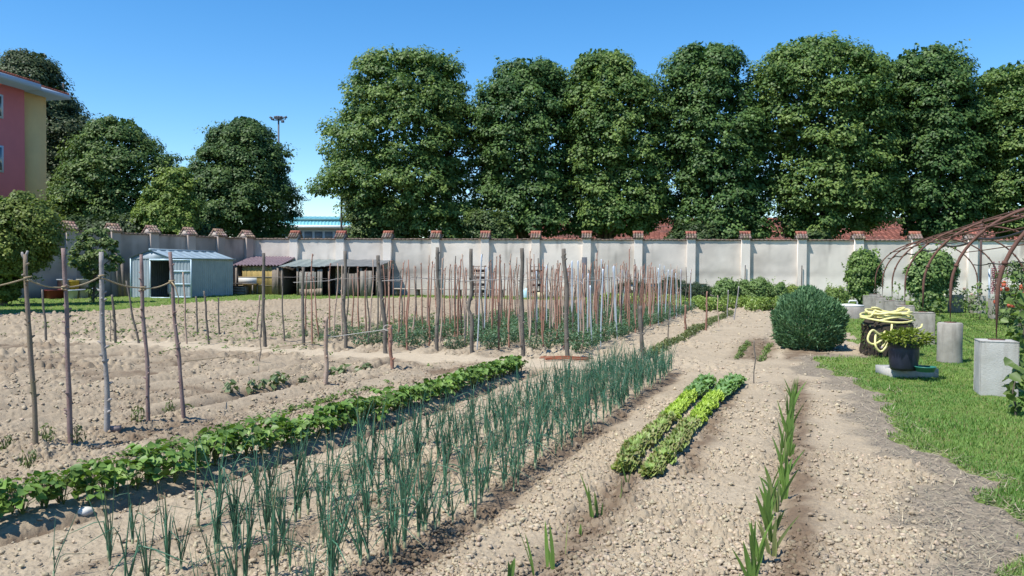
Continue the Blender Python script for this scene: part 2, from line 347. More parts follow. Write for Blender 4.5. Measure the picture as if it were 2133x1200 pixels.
# loose clods lying on the tilled soil
def build_clods(n=60000):
    g = np.random.default_rng(21)
    ico = np.array([[0, 0, 1], [.894, 0, .447], [.276, .851, .447], [-.724, .526, .447], [-.724, -.526, .447], [.276, -.851, .447],
                    [.724, .526, -.447], [-.276, .851, -.447], [-.894, 0, -.447], [-.276, -.851, -.447], [.724, -.526, -.447], [0, 0, -1]])
    tr = np.array([[0, 1, 2], [0, 2, 3], [0, 3, 4], [0, 4, 5], [0, 5, 1], [1, 6, 2], [2, 7, 3], [3, 8, 4], [4, 9, 5], [5, 10, 1], [6, 7, 2], [7, 8, 3], [8, 9, 4], [9, 10, 5], [10, 6, 1], [11, 7, 6], [11, 8, 7], [11, 9, 8], [11, 10, 9], [11, 6, 10]])
    r = np.exp(math.log(3.7) + math.log(9) * g.uniform(0, 1, n * 2) ** 1.35); a = np.radians(g.uniform(-40, 40, n * 2)); x = r * np.sin(a); y = r * np.cos(a)
    u, c, z, path, trod, bed, damp_shade, left = soil_parts(x, y)
    w = (1 - path) * (1 - .8 * trod) * (1 - .8 * bed) * (1 - sm(-.55, -.2, lawn_raw(x, y))) * (1 - lawn_mask(x, y)) * (.12 + 1.2 * sm(.36, .62, fbm(x * 1.1, y * 1.1, 60)))
    k = g.uniform(size=len(x)) < w; x, y, z, r, mo = x[k][:n], y[k][:n], z[k][:n], r[k][:n], np.clip(damp_shade[k][:n], 0, .8)[:, None]; n = len(x)
    s = (.0022 + .0105 * g.uniform(size=n) ** 3.6) * (1 + r / 13.)
    V = ico[None] * (1 + g.uniform(-.5, .5, (n, 12, 1))) * s[:, None, None] * np.stack([g.uniform(.7, 1.5, n), g.uniform(.7, 1.3, n), g.uniform(.55, 1.05, n)], -1)[:, None]
    an = g.uniform(0, 6.28, n); ca, sa = np.cos(an)[:, None], np.sin(an)[:, None]
    V = np.stack([V[..., 0] * ca - V[..., 1] * sa, V[..., 0] * sa + V[..., 1] * ca, V[..., 2]], -1)
    V = V + np.stack([x, y, z + s * .2 + .010], -1)[:, None]
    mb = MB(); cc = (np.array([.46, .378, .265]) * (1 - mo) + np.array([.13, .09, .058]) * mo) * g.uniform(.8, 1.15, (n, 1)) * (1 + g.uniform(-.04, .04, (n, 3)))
    mb.add(V.reshape(-1, 3), T=(np.arange(n)[:, None, None] * 12 + tr[None]).reshape(-1, 3), col=np.repeat(cc, 12, 0))
    m = mat('soil_clod', attr=True, rough=.97, spec=.1, bump=.6, bscale=90)
    tag(mb.build('soil_clods', m), 'loose pale clods of earth scattered over the tilled soil', 'soil clods', kind='stuff')
build_clods()

# lawn sheets and their blades
def build_lawn():
    na2, nr2 = 520, 520; x, y = polar(na2, nr2, 2.2, 66); m = lawn_mask(x, y)
    z = soil_parts(x, y)[2] + .012 * m + (fbm(x * 3, y * 3, 12) - .47) * .03 - .05 * (1 - m)
    F = gridfaces(nr2, na2); keep = (m.ravel()[F] > .02).any(1); F = F[keep]
    used = np.unique(F); mp = np.zeros(na2 * nr2, int); mp[used] = np.arange(len(used))
    mt = mat('lawn_turf', (.10, .165, .035), .95, var=(.15, .20, .05), scale=1.3, var2=(.20, .19, .08), bump=.8, bscale=50, spec=.1)
    mb = MB(); mb.add(np.stack([x, y, z], -1).reshape(-1, 3)[used], mp[F])
    tag(mb.build('lawn', mt, smooth=True), 'green mown lawn beside the garden beds', 'lawn', kind='structure')
    g = np.random.default_rng(33)
    def cover(n, r0, r1, a0, a1, thr):
        r = np.exp(g.uniform(math.log(r0), math.log(r1), n)); a = np.radians(g.uniform(a0, a1, n)); x = r * np.sin(a); y = r * np.cos(a)
        k = lawn_mask(x, y) * (.35 + .9 * fbm(x * 1.5, y * 1.5, 77)) > thr * g.uniform(.4, 1.2, n); return x[k], y[k], r[k]
    P = [cover(300000, 4., 45, 8, 38, .6), cover(90000, 24, 52, -36, 26, .6)]
    x = np.concatenate([p[0] for p in P]); y = np.concatenate([p[1] for p in P]); r = np.concatenate([p[2] for p in P]); n = len(x)
    z = soilz(x, y) + .005
    hgt = g.uniform(.016, .042, n) * (1 + .012 * r) * (.6 + .9 * fbm(x * .9, y * .9, 50)); w = .0028 * (1 + .16 * r)
    a = g.uniform(0, 6.28, n); dx, dy = np.cos(a), np.sin(a); le = g.uniform(.2, 1.0, n) * hgt
    V = np.stack([np.stack([x - dy * w, y + dx * w, z], -1), np.stack([x + dy * w, y - dx * w, z], -1), np.stack([x + dx * le, y + dy * le, z + hgt], -1)], 1).reshape(-1, 3)
    pt = fbm(x * .7, y * .7, 51)[:, None]
    col = (np.array([.155, .27, .07]) * (1 - sm(.35, .7, pt)) + np.array([.25, .345, .10]) * sm(.35, .7, pt)) * g.uniform(.65, 1.3, (n, 1))
    dry = g.uniform(size=n) < .07; col[dry] = np.array([.28, .24, .12]) * g.uniform(.7, 1.2, (dry.sum(), 1))
    mb = MB(); mb.add(V, T=np.arange(3 * n).reshape(n, 3), col=np.repeat(col, 3, 0))
    tag(mb.build('grass', mat('grass_blade', attr=True, rough=.6, transl=.42, spec=.15)), 'short green grass blades of the mown lawn', 'grass', kind='stuff')
    # dry mown straw along the lawn edge
    n = 26000; r = np.exp(g.uniform(math.log(3.6), math.log(17), n)); a = np.radians(g.uniform(10, 40, n)); x = r * np.sin(a); y = r * np.cos(a); lr = lawn_raw(x, y)
    k = (sm(-.6, -.25, lr) * (1 - sm(.05, .45, lr)) > g.uniform(.25, 1, n)); x, y, r = x[k], y[k], r[k]; n = len(x)
    a = g.uniform(0, 6.28, n); L_ = g.uniform(.03, .11, n) * (1 + .05 * r); w = .0016 * (1 + .12 * r); d = np.stack([np.cos(a), np.sin(a), g.uniform(-.1, .35, n)], -1); s = np.stack([-np.sin(a), np.cos(a), 0 * a], -1)
    c0 = np.stack([x, y, soilz(x, y) + g.uniform(.008, .03, n)], -1)
    V = np.stack([c0 - s * w[:, None], c0 + s * w[:, None], c0 + d * L_[:, None]], 1).reshape(-1, 3)
    col = np.array([.36, .30, .205]) * g.uniform(.5, 1.35, (n, 1)) * (1 + g.uniform(-.06, .06, (n, 3)))
    mb = MB(); mb.add(V, T=np.arange(3 * n).reshape(n, 3), col=np.repeat(col, 3, 0))
    tag(mb.build('dry_grass', mat('straw', attr=True, rough=.9)), 'dry greyish hay strewn along the lawn edge', 'dry grass', kind='stuff')
build_lawn()
def build_plain():
    mb = MB(); s = 2500.; mb.add([[-s, -s, -.35], [s, -s, -.35], [s, s, -.35], [-s, s, -.35]], [[0, 1, 2, 3]])
    tag(mb.build('ground', mat('field', (.10, .12, .05), 1., var=(.16, .14, .08), scale=.05)), 'flat open ground beyond the garden walls', 'ground', kind='structure')
build_plain()
# ================================================================ garden walls
CN = np.array([-15.9, 49.3]); BE = np.array([32.5, -4.0]); BE = BE / np.linalg.norm(BE)
LE = np.array([6.7, 9.3]); LE = LE / np.linalg.norm(LE)
def line_s(px, o, e):
    """where the view ray through photo column px meets a ground line: distance along it"""
    d = ray(px, 560)[:2]; A = np.array([[d[0], -e[0]], [d[1], -e[1]]]); return np.linalg.solve(A, o)[1]
HW = 3.33
def wall(name, o, e, length, pill, m_body, m_cap, label, seed):
    rz = math.atan2(e[1], e[0]); t = empty(name, (o[0], o[1], 0), rz, label, 'wall')
    nx, nz = int(length / .13), 26
    xs = np.linspace(0, length, nx); zs = np.linspace(-.15, HW - .02, nz); Xg, Zg = np.meshgrid(xs, zs)
    yf = (fbm(Xg * .9, Zg * .9, seed) - .47) * .035 + (fbm(Xg * 3, Zg * 3, seed + 3) - .47) * .012
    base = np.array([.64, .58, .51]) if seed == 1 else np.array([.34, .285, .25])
    pan = vnoise(np.floor(Xg / 2.95) * 3.7, Zg * 0, seed + 5)
    br = .78 + .22 * pan + .62 * (fbm(Xg * .7, Zg * .9, seed + 7) - .47) + .22 * (fbm(Xg * 3.1, Zg * 3.1, seed + 8) - .47)
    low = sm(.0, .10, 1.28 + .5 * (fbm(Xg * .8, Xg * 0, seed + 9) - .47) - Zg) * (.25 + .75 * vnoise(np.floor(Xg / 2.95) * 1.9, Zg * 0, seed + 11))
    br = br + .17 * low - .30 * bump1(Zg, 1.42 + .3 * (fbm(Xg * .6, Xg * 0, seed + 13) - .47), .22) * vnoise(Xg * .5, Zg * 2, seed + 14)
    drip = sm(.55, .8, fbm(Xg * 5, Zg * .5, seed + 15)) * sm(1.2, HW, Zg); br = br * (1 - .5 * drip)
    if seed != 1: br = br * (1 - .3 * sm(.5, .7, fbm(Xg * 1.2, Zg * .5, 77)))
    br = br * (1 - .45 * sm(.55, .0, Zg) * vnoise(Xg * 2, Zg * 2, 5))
    colr = base * br[..., None] * (1 + .05 * (fbm(Xg * .5, Zg * .5, seed + 20) - .47)[..., None] * np.array([1, -.1, -1]))
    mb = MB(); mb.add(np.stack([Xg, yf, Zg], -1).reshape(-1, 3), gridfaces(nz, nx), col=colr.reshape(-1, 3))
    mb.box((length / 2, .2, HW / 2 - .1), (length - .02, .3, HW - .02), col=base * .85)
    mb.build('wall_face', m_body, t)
    mb = MB(); cols = []
    n = int(length / .24)
    for k in range(n):
        x = (k + .5) * length / n
        mb.box((x, .16, HW + .022 + R_.uniform(-.008, .008)), (length / n - .012, .50 + R_.uniform(-.02, .02), .075), tilt=((1, 0, 0), R_.uniform(-.04, .04)))
    mb.build('coping', m_cap['cope'], t)
    for s in pill:
        w = .47; mbp = MB()
        xx = np.linspace(s - w / 2, s + w / 2, 5); z2 = np.linspace(-.15, HW + .10, 22); Xp, Zp = np.meshgrid(xx, z2)
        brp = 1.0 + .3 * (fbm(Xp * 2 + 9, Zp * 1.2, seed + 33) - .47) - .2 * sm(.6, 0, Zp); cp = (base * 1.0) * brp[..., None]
        mbp.add(np.stack([Xp, Xp * 0 - .24 + (fbm(Xp * 4, Zp * 3, seed) - .47) * .02, Zp], -1).reshape(-1, 3), gridfaces(22, 5), col=cp.reshape(-1, 3))
        mbp.box((s, .14, HW / 2 + .02), (w - .004, .745, HW + .15), col=base * .97)
        p = mbp.build('pillar', m_body, t)
        # gabled tile cap, ridge along the wall
        mbc = MB(); z0 = HW + .10; z1 = z0 + .36; yc = .14; hd = .49; hw = .30
        mbc.poly([[s - hw + .05, yc - .36, z0], [s - hw + .05, yc + .36, z0], [s - hw + .05, yc, z1 - .06]], [2 * hw - .1, 0, 0], col=(.40, .34, .30))
        for sg in (-1, 1):
            for kc in range(4):
                xk = s - hw + .075 + kc * .15
                for kr in range(3):
                    f0 = kr / 3. - .03; f1 = (kr + 1) / 3. + .05
                    a = np.array([xk, yc + sg * hd * (1 - f0), z0 - .03 + (z1 - z0 + .03) * f0 + .035]); b = np.array([xk, yc + sg * hd * (1 - f1), z0 - .03 + (z1 - z0 + .03) * f1])
                    mbc.tube([a, b], [.078, .062], 7, col=np.array(m_cap['col'] if kr < 2 else m_cap['ridge']) * R_.uniform(.6, 1.3) * (1 + R_.uniform(-.1, .1, 3)))
        mbc.tube([[s - hw - .01, yc, z1], [s + hw + .01, yc, z1 + .005]], .07, 8, col=np.array(m_cap['ridge']) * R_.uniform(.85, 1.2))
        mbc.build('tile_cap', m_cap['m'], p)
    return t
m_pl = mat('wall_plaster', attr=True, rough=.95, bump=.35, bscale=16, spec=.1)
m_cap = mat('cap_tiles', attr=True, rough=.9, bump=.4, bscale=40)
BP = [line_s(p, CN, BE) for p in (613, 709, 807, 907, 1010, 1115, 1221, 1328, 1438, 1551, 1668, 1786, 1905, 2022, 2146, 2275)]
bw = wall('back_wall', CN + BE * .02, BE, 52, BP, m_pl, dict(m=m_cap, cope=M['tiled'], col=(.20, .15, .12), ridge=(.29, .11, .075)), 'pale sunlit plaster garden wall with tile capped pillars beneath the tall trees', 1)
L0 = CN - LE * 27
LP = [line_s(p, L0, LE) for p in (-130, -5, 145, 238, 318, 395, 457, 516)]
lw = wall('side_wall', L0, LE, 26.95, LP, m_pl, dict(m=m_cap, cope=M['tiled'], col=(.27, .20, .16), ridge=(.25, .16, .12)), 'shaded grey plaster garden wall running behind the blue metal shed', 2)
BN = np.array([BE[1], -BE[0]])           # out of the back wall into the garden
def WL(s, d, z=0.): q = CN + BE * s + BN * d; return np.array([q[0], q[1], z])
BRZ = math.atan2(BE[1], BE[0])

# ================================================================ metal garden shed
def corr(x0, x1, z0, z1, pitch=.16, amp=.018):
    n = max(2, int((x1 - x0) / pitch)); xs = []; ys = []
    for k in range(n):
        b = x0 + (x1 - x0) * k / n; p = (x1 - x0) / n
        xs += [b, b + .62 * p, b + .70 * p, b + .92 * p]; ys += [0, 0, amp, amp]
    xs.append(x1); ys.append(0); return np.array(xs), np.array(ys)
def sheet(mb, xs, offs, A, ex, ey, up, h0, h1, col=None):
    """corrugated sheet: A origin, ex along, ey ridge direction, up direction"""
    V = []
    h0 = np.broadcast_to(h0, xs.shape); h1 = np.broadcast_to(h1, xs.shape)
    for hh in (h0, h1): V.append(A + xs[:, None] * ex + offs[:, None] * ey + hh[:, None] * up)
    V = np.vstack(V); n = len(xs); k = np.arange(n - 1); mb.add(V, np.stack([k, k + 1, k + n + 1, k + n], -1), col=col)
def metal_shed():
    c0 = G(358, 622); rz = math.radians(73)
    t = empty('garden_shed', (c0[0], c0[1], 0), rz, 'pale blue corrugated metal garden shed with one door standing open', 'shed')
    Lx, W, He, Hp = 4.9, 2.5, 2.03, 2.42
    blue = mat('blue_sheet', (.335, .385, .415), .5, var=(.27, .32, .35), scale=2, metal=.15, stains=((.20, .27, .31), .5, 3.))
    bluel = mat('pale_blue_trim', (.46, .58, .64), .45, metal=.1)
    ex, ey, ez = np.eye(3)
    xs, of = corr(0, Lx, 0, He); mb = MB(); sheet(mb, xs, -of, np.zeros(3), ex, ey, ez, .0, He); mb.build('long_wall', blue, t)
    xs, of = corr(0, Lx, 0, He); mb = MB(); sheet(mb, xs, of, np.array([0, W, 0]), ex, ey, ez, .0, He); mb.build('rear_wall', blue, t)
    xs, of = corr(0, W, 0, He); gh = He + (Hp - He) * (1 - np.abs(xs / W * 2 - 1)); mb = MB(); sheet(mb, xs, of, np.array([Lx, 0, 0]), ey, ex, ez, 0., gh); mb.build('end_wall', blue, t)
    mb = MB(); xs, of = corr(1.28, W, 0, He); sheet(mb, xs, -of, np.zeros(3), ey, ex, ez, 0., He); xs, of = corr(0, .07, 0, He); sheet(mb, xs, -of, np.zeros(3), ey, ex, ez, 0., He)
    mb.poly([[0, 0, He - .06], [0, W, He - .06], [0, W, He], [0, W / 2, Hp], [0, 0, He]], [-.03, 0, 0]); mb.build('gable_wall', blue, t)
    mb = MB()
    for a, b in (((-.05, .05, 0), (-.05, .05, He - .06)), ((-.05, 1.28, 0), (-.05, 1.28, He - .06)), ((-.05, W - .02, 0), (-.05, W - .02, He))): mb.tube([a, b], .035, 4)
    mb.box((-.05, .66, He - .09), (.06, 1.3, .09)); mb.box((-.05, .66, .03), (.07, 1.25, .06)); mb.build('door_frame', bluel, t)
    mb = MB(); sl = math.hypot(W / 2, Hp - He)
    for sg, y0 in ((1, -.1), (-1, W + .1)):
        up = unit(np.array([0, sg * (W / 2 + .1), Hp - He + .03])); A = np.array([-.1, y0, He - .02]); xs, of = corr(0, Lx + .2, 0, 1, .62, .035)
        sheet(mb, xs, of, A, ex, unit(np.cross(ex, up)) * (1 if sg > 0 else -1), up, 0., sl + .12)
    mb.tube([[-.12, W / 2, Hp + .03], [Lx + .12, W / 2, Hp + .03]], .07, 6)
    mb.tube([[-.1, -.12, He], [Lx + .1, -.12, He]], .045, 5); mb.build('roof', mat('shed_roof_sheet', (.32, .40, .44), .5, var=(.24, .31, .35), scale=3, metal=.25), t)
    # door swung open beside the long wall
    mb = MB(); ca = math.radians(-73 - 8); dx = np.array([math.cos(ca), math.sin(ca), 0]); dn = np.array([-dx[1], dx[0], 0])
    hx = np.array([-.08, -.06, .05]); xs, of = corr(0, 1.05, 0, 1.9); sheet(mb, xs, of, hx, dx, dn, ez, 0, He - .12); d = mb.build('door', blue, t)
    mb = MB()
    for zz in (.03, .68, 1.32, He - .14): mb.tube([hx + ez * zz - dn * .03, hx + dx * 1.05 + ez * zz - dn * .03], .034, 4)
    for q in (0, 1.05): mb.tube([hx + dx * q - dn * .03, hx + dx * q + ez * (He - .12) - dn * .03], .034, 4)
    mb.build('door_rail', bluel, d)
    # what shows inside
    mb = MB(); mb.box((1.1, .75, .45), (.5, .45, .5), col=(.5, .5, .48)); b = mb.build('plastic_bin', M['white']); b.parent = None
    b.matrix_world = Matrix.Translation((c0[0], c0[1], 0)) @ Matrix.Rotation(rz, 4, 'Z'); tag(b, 'white square bin inside the open metal shed', 'bin')
    mb = MB(); mb.box((Lx / 2, W / 2, -.03), (Lx, W, .1)); mb.build('floor', M['conc'], t)
metal_shed()

# ================================================================ lean-to sheds against the back wall
def leanto_reed():
    s0, s1, dp = .12, 2.72, 2.35; hb, hf = 2.27, 1.74
    t = empty('reed_shed', WL(s0, .05), BRZ, 'low shed with a purple corrugated roof and yellow reed matting front', 'shed'); W = s1 - s0
    mb = MB(); n = 40; xs = np.linspace(-.12, W + .12, n * 4); of = .035 * np.sin(xs / .15 * 2 * PI * .75)
    dn = unit(np.array([0, -dp - .1, hf - hb])); A = np.array([0, 0, hb]); nn = unit(np.cross(dn, np.array([1., 0, 0]))); nn = nn if nn[2] > 0 else -nn
    sheet(mb, xs, of, A, np.array([1., 0, 0]), nn, dn, 0, math.hypot(dp + .15, hb - hf)); sheet(mb, xs, of - .02, A, np.array([1., 0, 0]), nn, dn, 0, math.hypot(dp + .14, hb - hf))
    mb.build('roof', mat('purple_sheet', (.245, .175, .19), .7, var=(.18, .13, .145), scale=3, var2=(.33, .26, .27), bump=.2), t)
    mb = MB()
    for k in range(52):
        x = .42 + k * .036
        if x > W - .38: break
        mb.tube([[x, -dp + .02, .05], [x + R_.uniform(-.01, .01), -dp + .02, hf - .08]], .019, 5, col=np.array([.42, .31, .115]) * R_.uniform(.7, 1.25))
    for z in (.55, 1.05): mb.box((W / 2 - .1, -dp - .012, z), (W - .5, .02, .045), col=(.30, .24, .15))
    mb.build('reed_mat', M['attr'], t)
    mb = MB(); mb.box((W - .2, -dp, hf / 2), (.36, .06, hf - .02)); mb.build('plank_panel', M['wood'], t)
    for x in (.06, W - .02):
        mb = MB(); mb.box((x, -dp - .03, hf / 2 - .04), (.1, .1, hf - .08)); mb.build('post', M['wood'], t)
    for x in (0, W): mb = MB(); mb.box((x, -dp / 2, .85), (.05, dp - .1, 1.72)); mb.build('side_panel', M['wood'], t)
leanto_reed()
def leanto_plank():
    s0 = line_s(633, CN, BE) - .1; s1 = line_s(816, CN, BE); W = s1 - s0; dp = 3.0; hb, hf = 2.1, 1.66
    t = empty('plank_shed', WL(s0, .05), BRZ, 'long low grey lean-to with a sagging sheet roof and dark openings', 'shed'); ex = np.array([1., 0, 0])
    dn = unit(np.array([0, -dp - .15, hf - hb])); nn = unit(np.cross(ex, dn)); nn = nn if nn[2] > 0 else -nn; Ls = math.hypot(dp + .15, hb - hf); xm = W * .46
    mb = MB(); xs, of = corr(-.15, xm, 0, 1, .55, .03); sheet(mb, xs, of, np.array([0, 0, hb]), ex, nn, dn, 0, Ls); sheet(mb, xs, of - .03, np.array([0, 0, hb]), ex, nn, dn, 0, Ls - .02)
    mb.build('sheet_roof', mat('grey_sheet', (.20, .235, .22), .65, var=(.155, .185, .175), scale=2, var2=(.26, .29, .275), metal=.1), t)
    nx, ny = 30, 12; xs = np.linspace(xm + .01, W + .15, nx); ds = np.linspace(0, Ls, ny); Xg, Dg = np.meshgrid(xs, ds); P = np.array([0, 0, hb]) + Xg[..., None] * ex + Dg[..., None] * dn + ((fbm(Xg * 1.4, Dg * 1.4, 8) - .47) * .14 + .03)[..., None] * nn
    mb = MB(); mb.add(P.reshape(-1, 3), gridfaces(ny, nx)); mb.add((P - nn * .03).reshape(-1, 3), gridfaces(ny, nx)); mb.build('felt_roof', mat('roofing_felt', (.115, .12, .118), .9, var=(.17, .175, .17), scale=4, bump=.4), t)
    for k, x in enumerate(np.linspace(.0, W, 7)):
        mb = MB(); mb.box((x, -dp + .02, hf / 2 - .03), (.10, .10, hf - .05)); mb.build('post', M['wood'], t)
    def panel(x0, x1, z0, z1, c, planks, nm, dy=0.):
        mb = MB(); n = max(1, int((x1 - x0) / planks))
        for k in range(n):
            w = (x1 - x0) / n; mb.box((x0 + (k + .5) * w, -dp - .055 + dy + R_.uniform(-.01, .01), (z0 + z1) / 2 + R_.uniform(-.02, .02)), (w - .012, .025, z1 - z0), col=np.array(c) * R_.uniform(.7, 1.2))
        mb.build(nm, M['attr'], t)
    panel(1.05, 2.05, .42, 1.38, (.17, .165, .145), 1.2, 'plastic_panel'); panel(1.05, 2.4, .05, .42, (.25, .20, .145), .14, 'plank_panel')
    panel(2.1, 2.4, .05, 1.5, (.24, .22, .19), .1, 'plank_panel', .03); panel(3.55, 4.5, .08, 1.30, (.14, .12, .10), .16, 'plank_panel'); panel(4.62, 5.3, .05, 1.45, (.19, .17, .145), .17, 'plank_panel')
    mb = MB(); mb.box((W / 2, -.1, .9), (W, .06, 1.8)); mb.box((W, -dp / 2, .8), (.05, dp, 1.55)); mb.box((0, -dp / 2, .8), (.05, dp, 1.55)); mb.build('back_panel', mat('dark_planks', (.06, .05, .042), .95), t)
leanto_plank()

def solid(name, fn, m, label, cat, loc=(0, 0, 0), rz=0., group=None, smooth=False):
    mb = MB(); fn(mb); o = mb.build(name, m, None, smooth, loc, rz); return tag(o, label, cat, group)

# clutter in front of the reed shed
q = WL(.75, 2.9); t = empty('work_table', q, BRZ, 'rough dark work table in front of the reed shed', 'table')
mb = MB(); mb.box((0, 0, .66), (1.7, .7, .04)); mb.build('table_top', M['wood'], t)
for x in (-.78, .78):
    for y in (-.3, .3): mb = MB(); mb.box((x, y, .32), (.06, .06, .64)); mb.build('leg', M['wood'], t)
solid('white_board', lambda b: b.box((0, 0, .16), (1.1, .03, .32)), mat('board_white', (.5, .5, .48), .8), 'white board propped at the back of the work table', 'board', WL(.95, 2.62, .68), BRZ)
solid('dark_crate', lambda b: [b.box((0, -.28, .12 + k * .15), (.9, .02, .12)) for k in range(3)] + [b.box((0, .28, .12 + k * .15), (.9, .02, .12)) for k in range(3)] + [b.box((x, 0, .26), (.03, .58, .5)) for x in (-.44, .44)], M['wood'], 'dark slatted crate under the work table', 'crate', WL(.6, 2.9), BRZ)
# low board ledge and stacked crates along the back wall
s0, s1 = line_s(838, CN, BE), line_s(1062, CN, BE)
t = empty('plank_bench', WL((s0 + s1) / 2, 1.9), BRZ, 'long low plank bench running along the back wall', 'bench')
mb = MB(); [mb.box((0, -.3 + k * .2, .44 + R_.uniform(-.01, .01)), (s1 - s0, .18, .05)) for k in range(4)]; mb.build('seat', mat('bleached_plank', (.38, .34, .29), .9, var=(.28, .25, .21), scale=4), t)
for k in range(6): mb = MB(); mb.box((-(s1 - s0) / 2 + .2 + k * (s1 - s0 - .4) / 5, 0, .2), (.14, .6, .42)); mb.build('leg', M['wood'], t)
def crate_stack(px, h, nm, label, d=1.2):
    s = line_s(px, CN, BE); t = empty(nm, WL(s, d), BRZ, label, 'shelf')
    wd = mat('dark_slats', (.10, .06, .045), .9, var=(.14, .09, .07), scale=6)
    for x in (-.36, .36):
        for y in (-.2, .2): mb = MB(); mb.box((x, y, h / 2), (.05, .05, h)); mb.build('post', wd, t)
    for k in range(5):
        mb = MB(); z = .15 + k * (h - .2) / 4
        for j in range(4): mb.box((0, -.18 + j * .12, z), (.66, .09, .03))
        mb.build('shelf_board', wd, t)
    for k in range(4):
        mb = MB(); z = .3 + k * (h - .2) / 4
        mb.box((0, .21, z), (.66, .02, .16)); mb.build('slat_back', wd, t)
crate_stack(1005, 1.8, 'slatted_rack', 'tall dark slatted rack near the plank bench end'); crate_stack(1122, 1.8, 'slatted_rack', 'tall brown slatted rack behind the blue canister')
def can(b):
    b.lathe([[0, 0], [.15, 0], [.165, .03], [.165, .42], [.12, .5], [.05, .52], [.05, .56], [0, .56]], 16)
solid('water_canister', can, mat('pale_blue_plastic', (.42, .60, .66), .4), 'pale blue canister at the foot of the brown rack', 'canister', WL(line_s(1106, CN, BE), 2.6), 0, smooth=True)
solid('stone_block', lambda b: b.box((0, 0, .16), (.5, .3, .36)), mat('yellow_stone', (.5, .45, .28), .9, bump=.3), 'yellowish stone block next to the blue canister', 'block', WL(line_s(1136, CN, BE), 2.6), .3)
def lattice(b):
    for k in range(8): b.tube([[-.6 + k * .17, 0, 0], [-.6 + k * .17 + .25, 0, .75]], .014, 4); b.tube([[-.6 + k * .17, .02, 0], [-.6 + k * .17 - .25, .02, .75]], .014, 4)
solid('wooden_lattice', lattice, mat('orange_wood', (.32, .16, .09), .8), 'orange wooden lattice panel leaning by the wall', 'lattice', WL(line_s(1168, CN, BE), 1.8), BRZ)
solid('leaning_board', lambda b: b.box((0, 0, 1.15), (.30, .05, 2.35), tilt=((1, 0, 0), -.14)), mat('slate_board', (.075, .082, .095), .8), 'tall dark board leaning upright against the back wall', 'board', WL(line_s(1218, CN, BE), .75), BRZ)
s0, s1 = line_s(1288, CN, BE), line_s(1462, CN, BE); t = empty('long_table', WL((s0 + s1) / 2, 2.2), BRZ, 'long white table standing in front of the back wall', 'table'); W = s1 - s0
mb = MB(); mb.box((0, 0, .86), (W, .8, .05)); mb.build('table_top', M['wood'], t); mb = MB(); mb.box((0, 0, .76), (W - .15, .7, .13)); mb.build('apron', M['white'], t)
for k in range(4):
    x = -W / 2 + .3 + k * (W - .6) / 3; mb = MB(); mb.tube([[x - .25, -.3, 0], [x + .25, .3, .8]], .03, 5); mb.tube([[x + .25, -.3, 0], [x - .25, .3, .8]], .03, 5); mb.build('leg', M['white'], t)
for px, lab in ((1551, 'thin iron bar standing before the pillar above the tallest raspberries'), (1668, 'thin iron bar standing before the pillar behind the round shrub')):
    solid('iron_bar', lambda b: b.tube([[0, 0, 0], [.0, 0, 1.0], [.01, 0, 1.92]], .026, 6), M['dark'], lab, 'iron bar', WL(line_s(px - 1, CN, BE), .35), group='iron bars')
# things stored along the side wall, in its shade
LN = np.array([LE[1], -LE[0]])
def SL(px, d, z=0.): q = L0 + LE * line_s(px, L0, LE) + LN * d; return np.array([q[0], q[1], z])
LRZ = math.atan2(LE[1], LE[0])
def bin_(w, h, tp=.82):
    def f(b):
        n = 4; ring = lambda s, z: [[-w / 2 * s, -w / 2 * s, z], [w / 2 * s, -w / 2 * s, z], [w / 2 * s, w / 2 * s, z], [-w / 2 * s, w / 2 * s, z]]
        V = np.array(ring(tp, 0) + ring(1, h) + ring(1.08, h) + ring(1.08, h - .04) + ring(.92, h) + ring(.78, .04)); F = [[3, 2, 1, 0], [23, 20, 21, 22]]
        for a, c in ((0, 1), (4, 5), (5, 4)): pass
        for A, B in ((0, 4), (4, 8), (8, 12), (8, 16), (16, 20)):
            F += [[A + i, A + (i + 1) % 4, B + (i + 1) % 4, B + i] for i in range(4)]
        b.add(V, F)
    return f
pl = lambda n, c: mat(n, c, .5, var=tuple(v * .8 for v in c), scale=4)
for nm, px, d, w, h, c, lab, cat in (
    ('plastic_bin', 92, .9, .75, .45, (.22, .05, .05), 'dark red plastic tub in the shade of the side wall', 'tub'),
    ('plastic_crate', 118, .8, .5, .95, (.45, .50, .56), 'tall white container beside the red tub', 'container'),
    ('plastic_bucket', 116, 1.6, .42, .44, (.50, .56, .62), 'white bucket in front of the tall white container', 'bucket'),
    ('plastic_crate', 131, 1.0, .42, .88, (.62, .42, .06), 'yellow plastic crate by the side wall', 'crate'),
    ('plastic_bucket', 138, 1.6, .42, .46, (.42, .43, .52), 'mauve bucket below the yellow crate', 'bucket'),
    ('plastic_bin', 153, .9, .40, .95, (.46, .46, .42), 'cream sack shaped bin between the yellow crate and the fig trunk', 'bin'),
    ('plastic_bucket', 166, 1.4, .46, .5, (.36, .42, .52), 'grey blue bucket by the fig trunk', 'bucket'),
    ('plastic_bin', 172, .8, .50, .80, (.30, .36, .46), 'dull blue bin close behind the fig trunk', 'bin')):
    solid(nm, bin_(w, h), pl('plastic', c), lab, cat, SL(px, d), LRZ)
for k, (px, h, lab) in enumerate(((236, 2.3, 'grey plank leaning on the side wall beside the fig'), (247, 2.0, 'dark plank leaning on the side wall nearer the metal shed'))):
    solid('leaning_plank', lambda b: b.box((0, 0, h / 2), (.18, .03, h), tilt=((1, 0, 0), -.16)), M['wood'], lab, 'plank', SL(px, .45), LRZ)
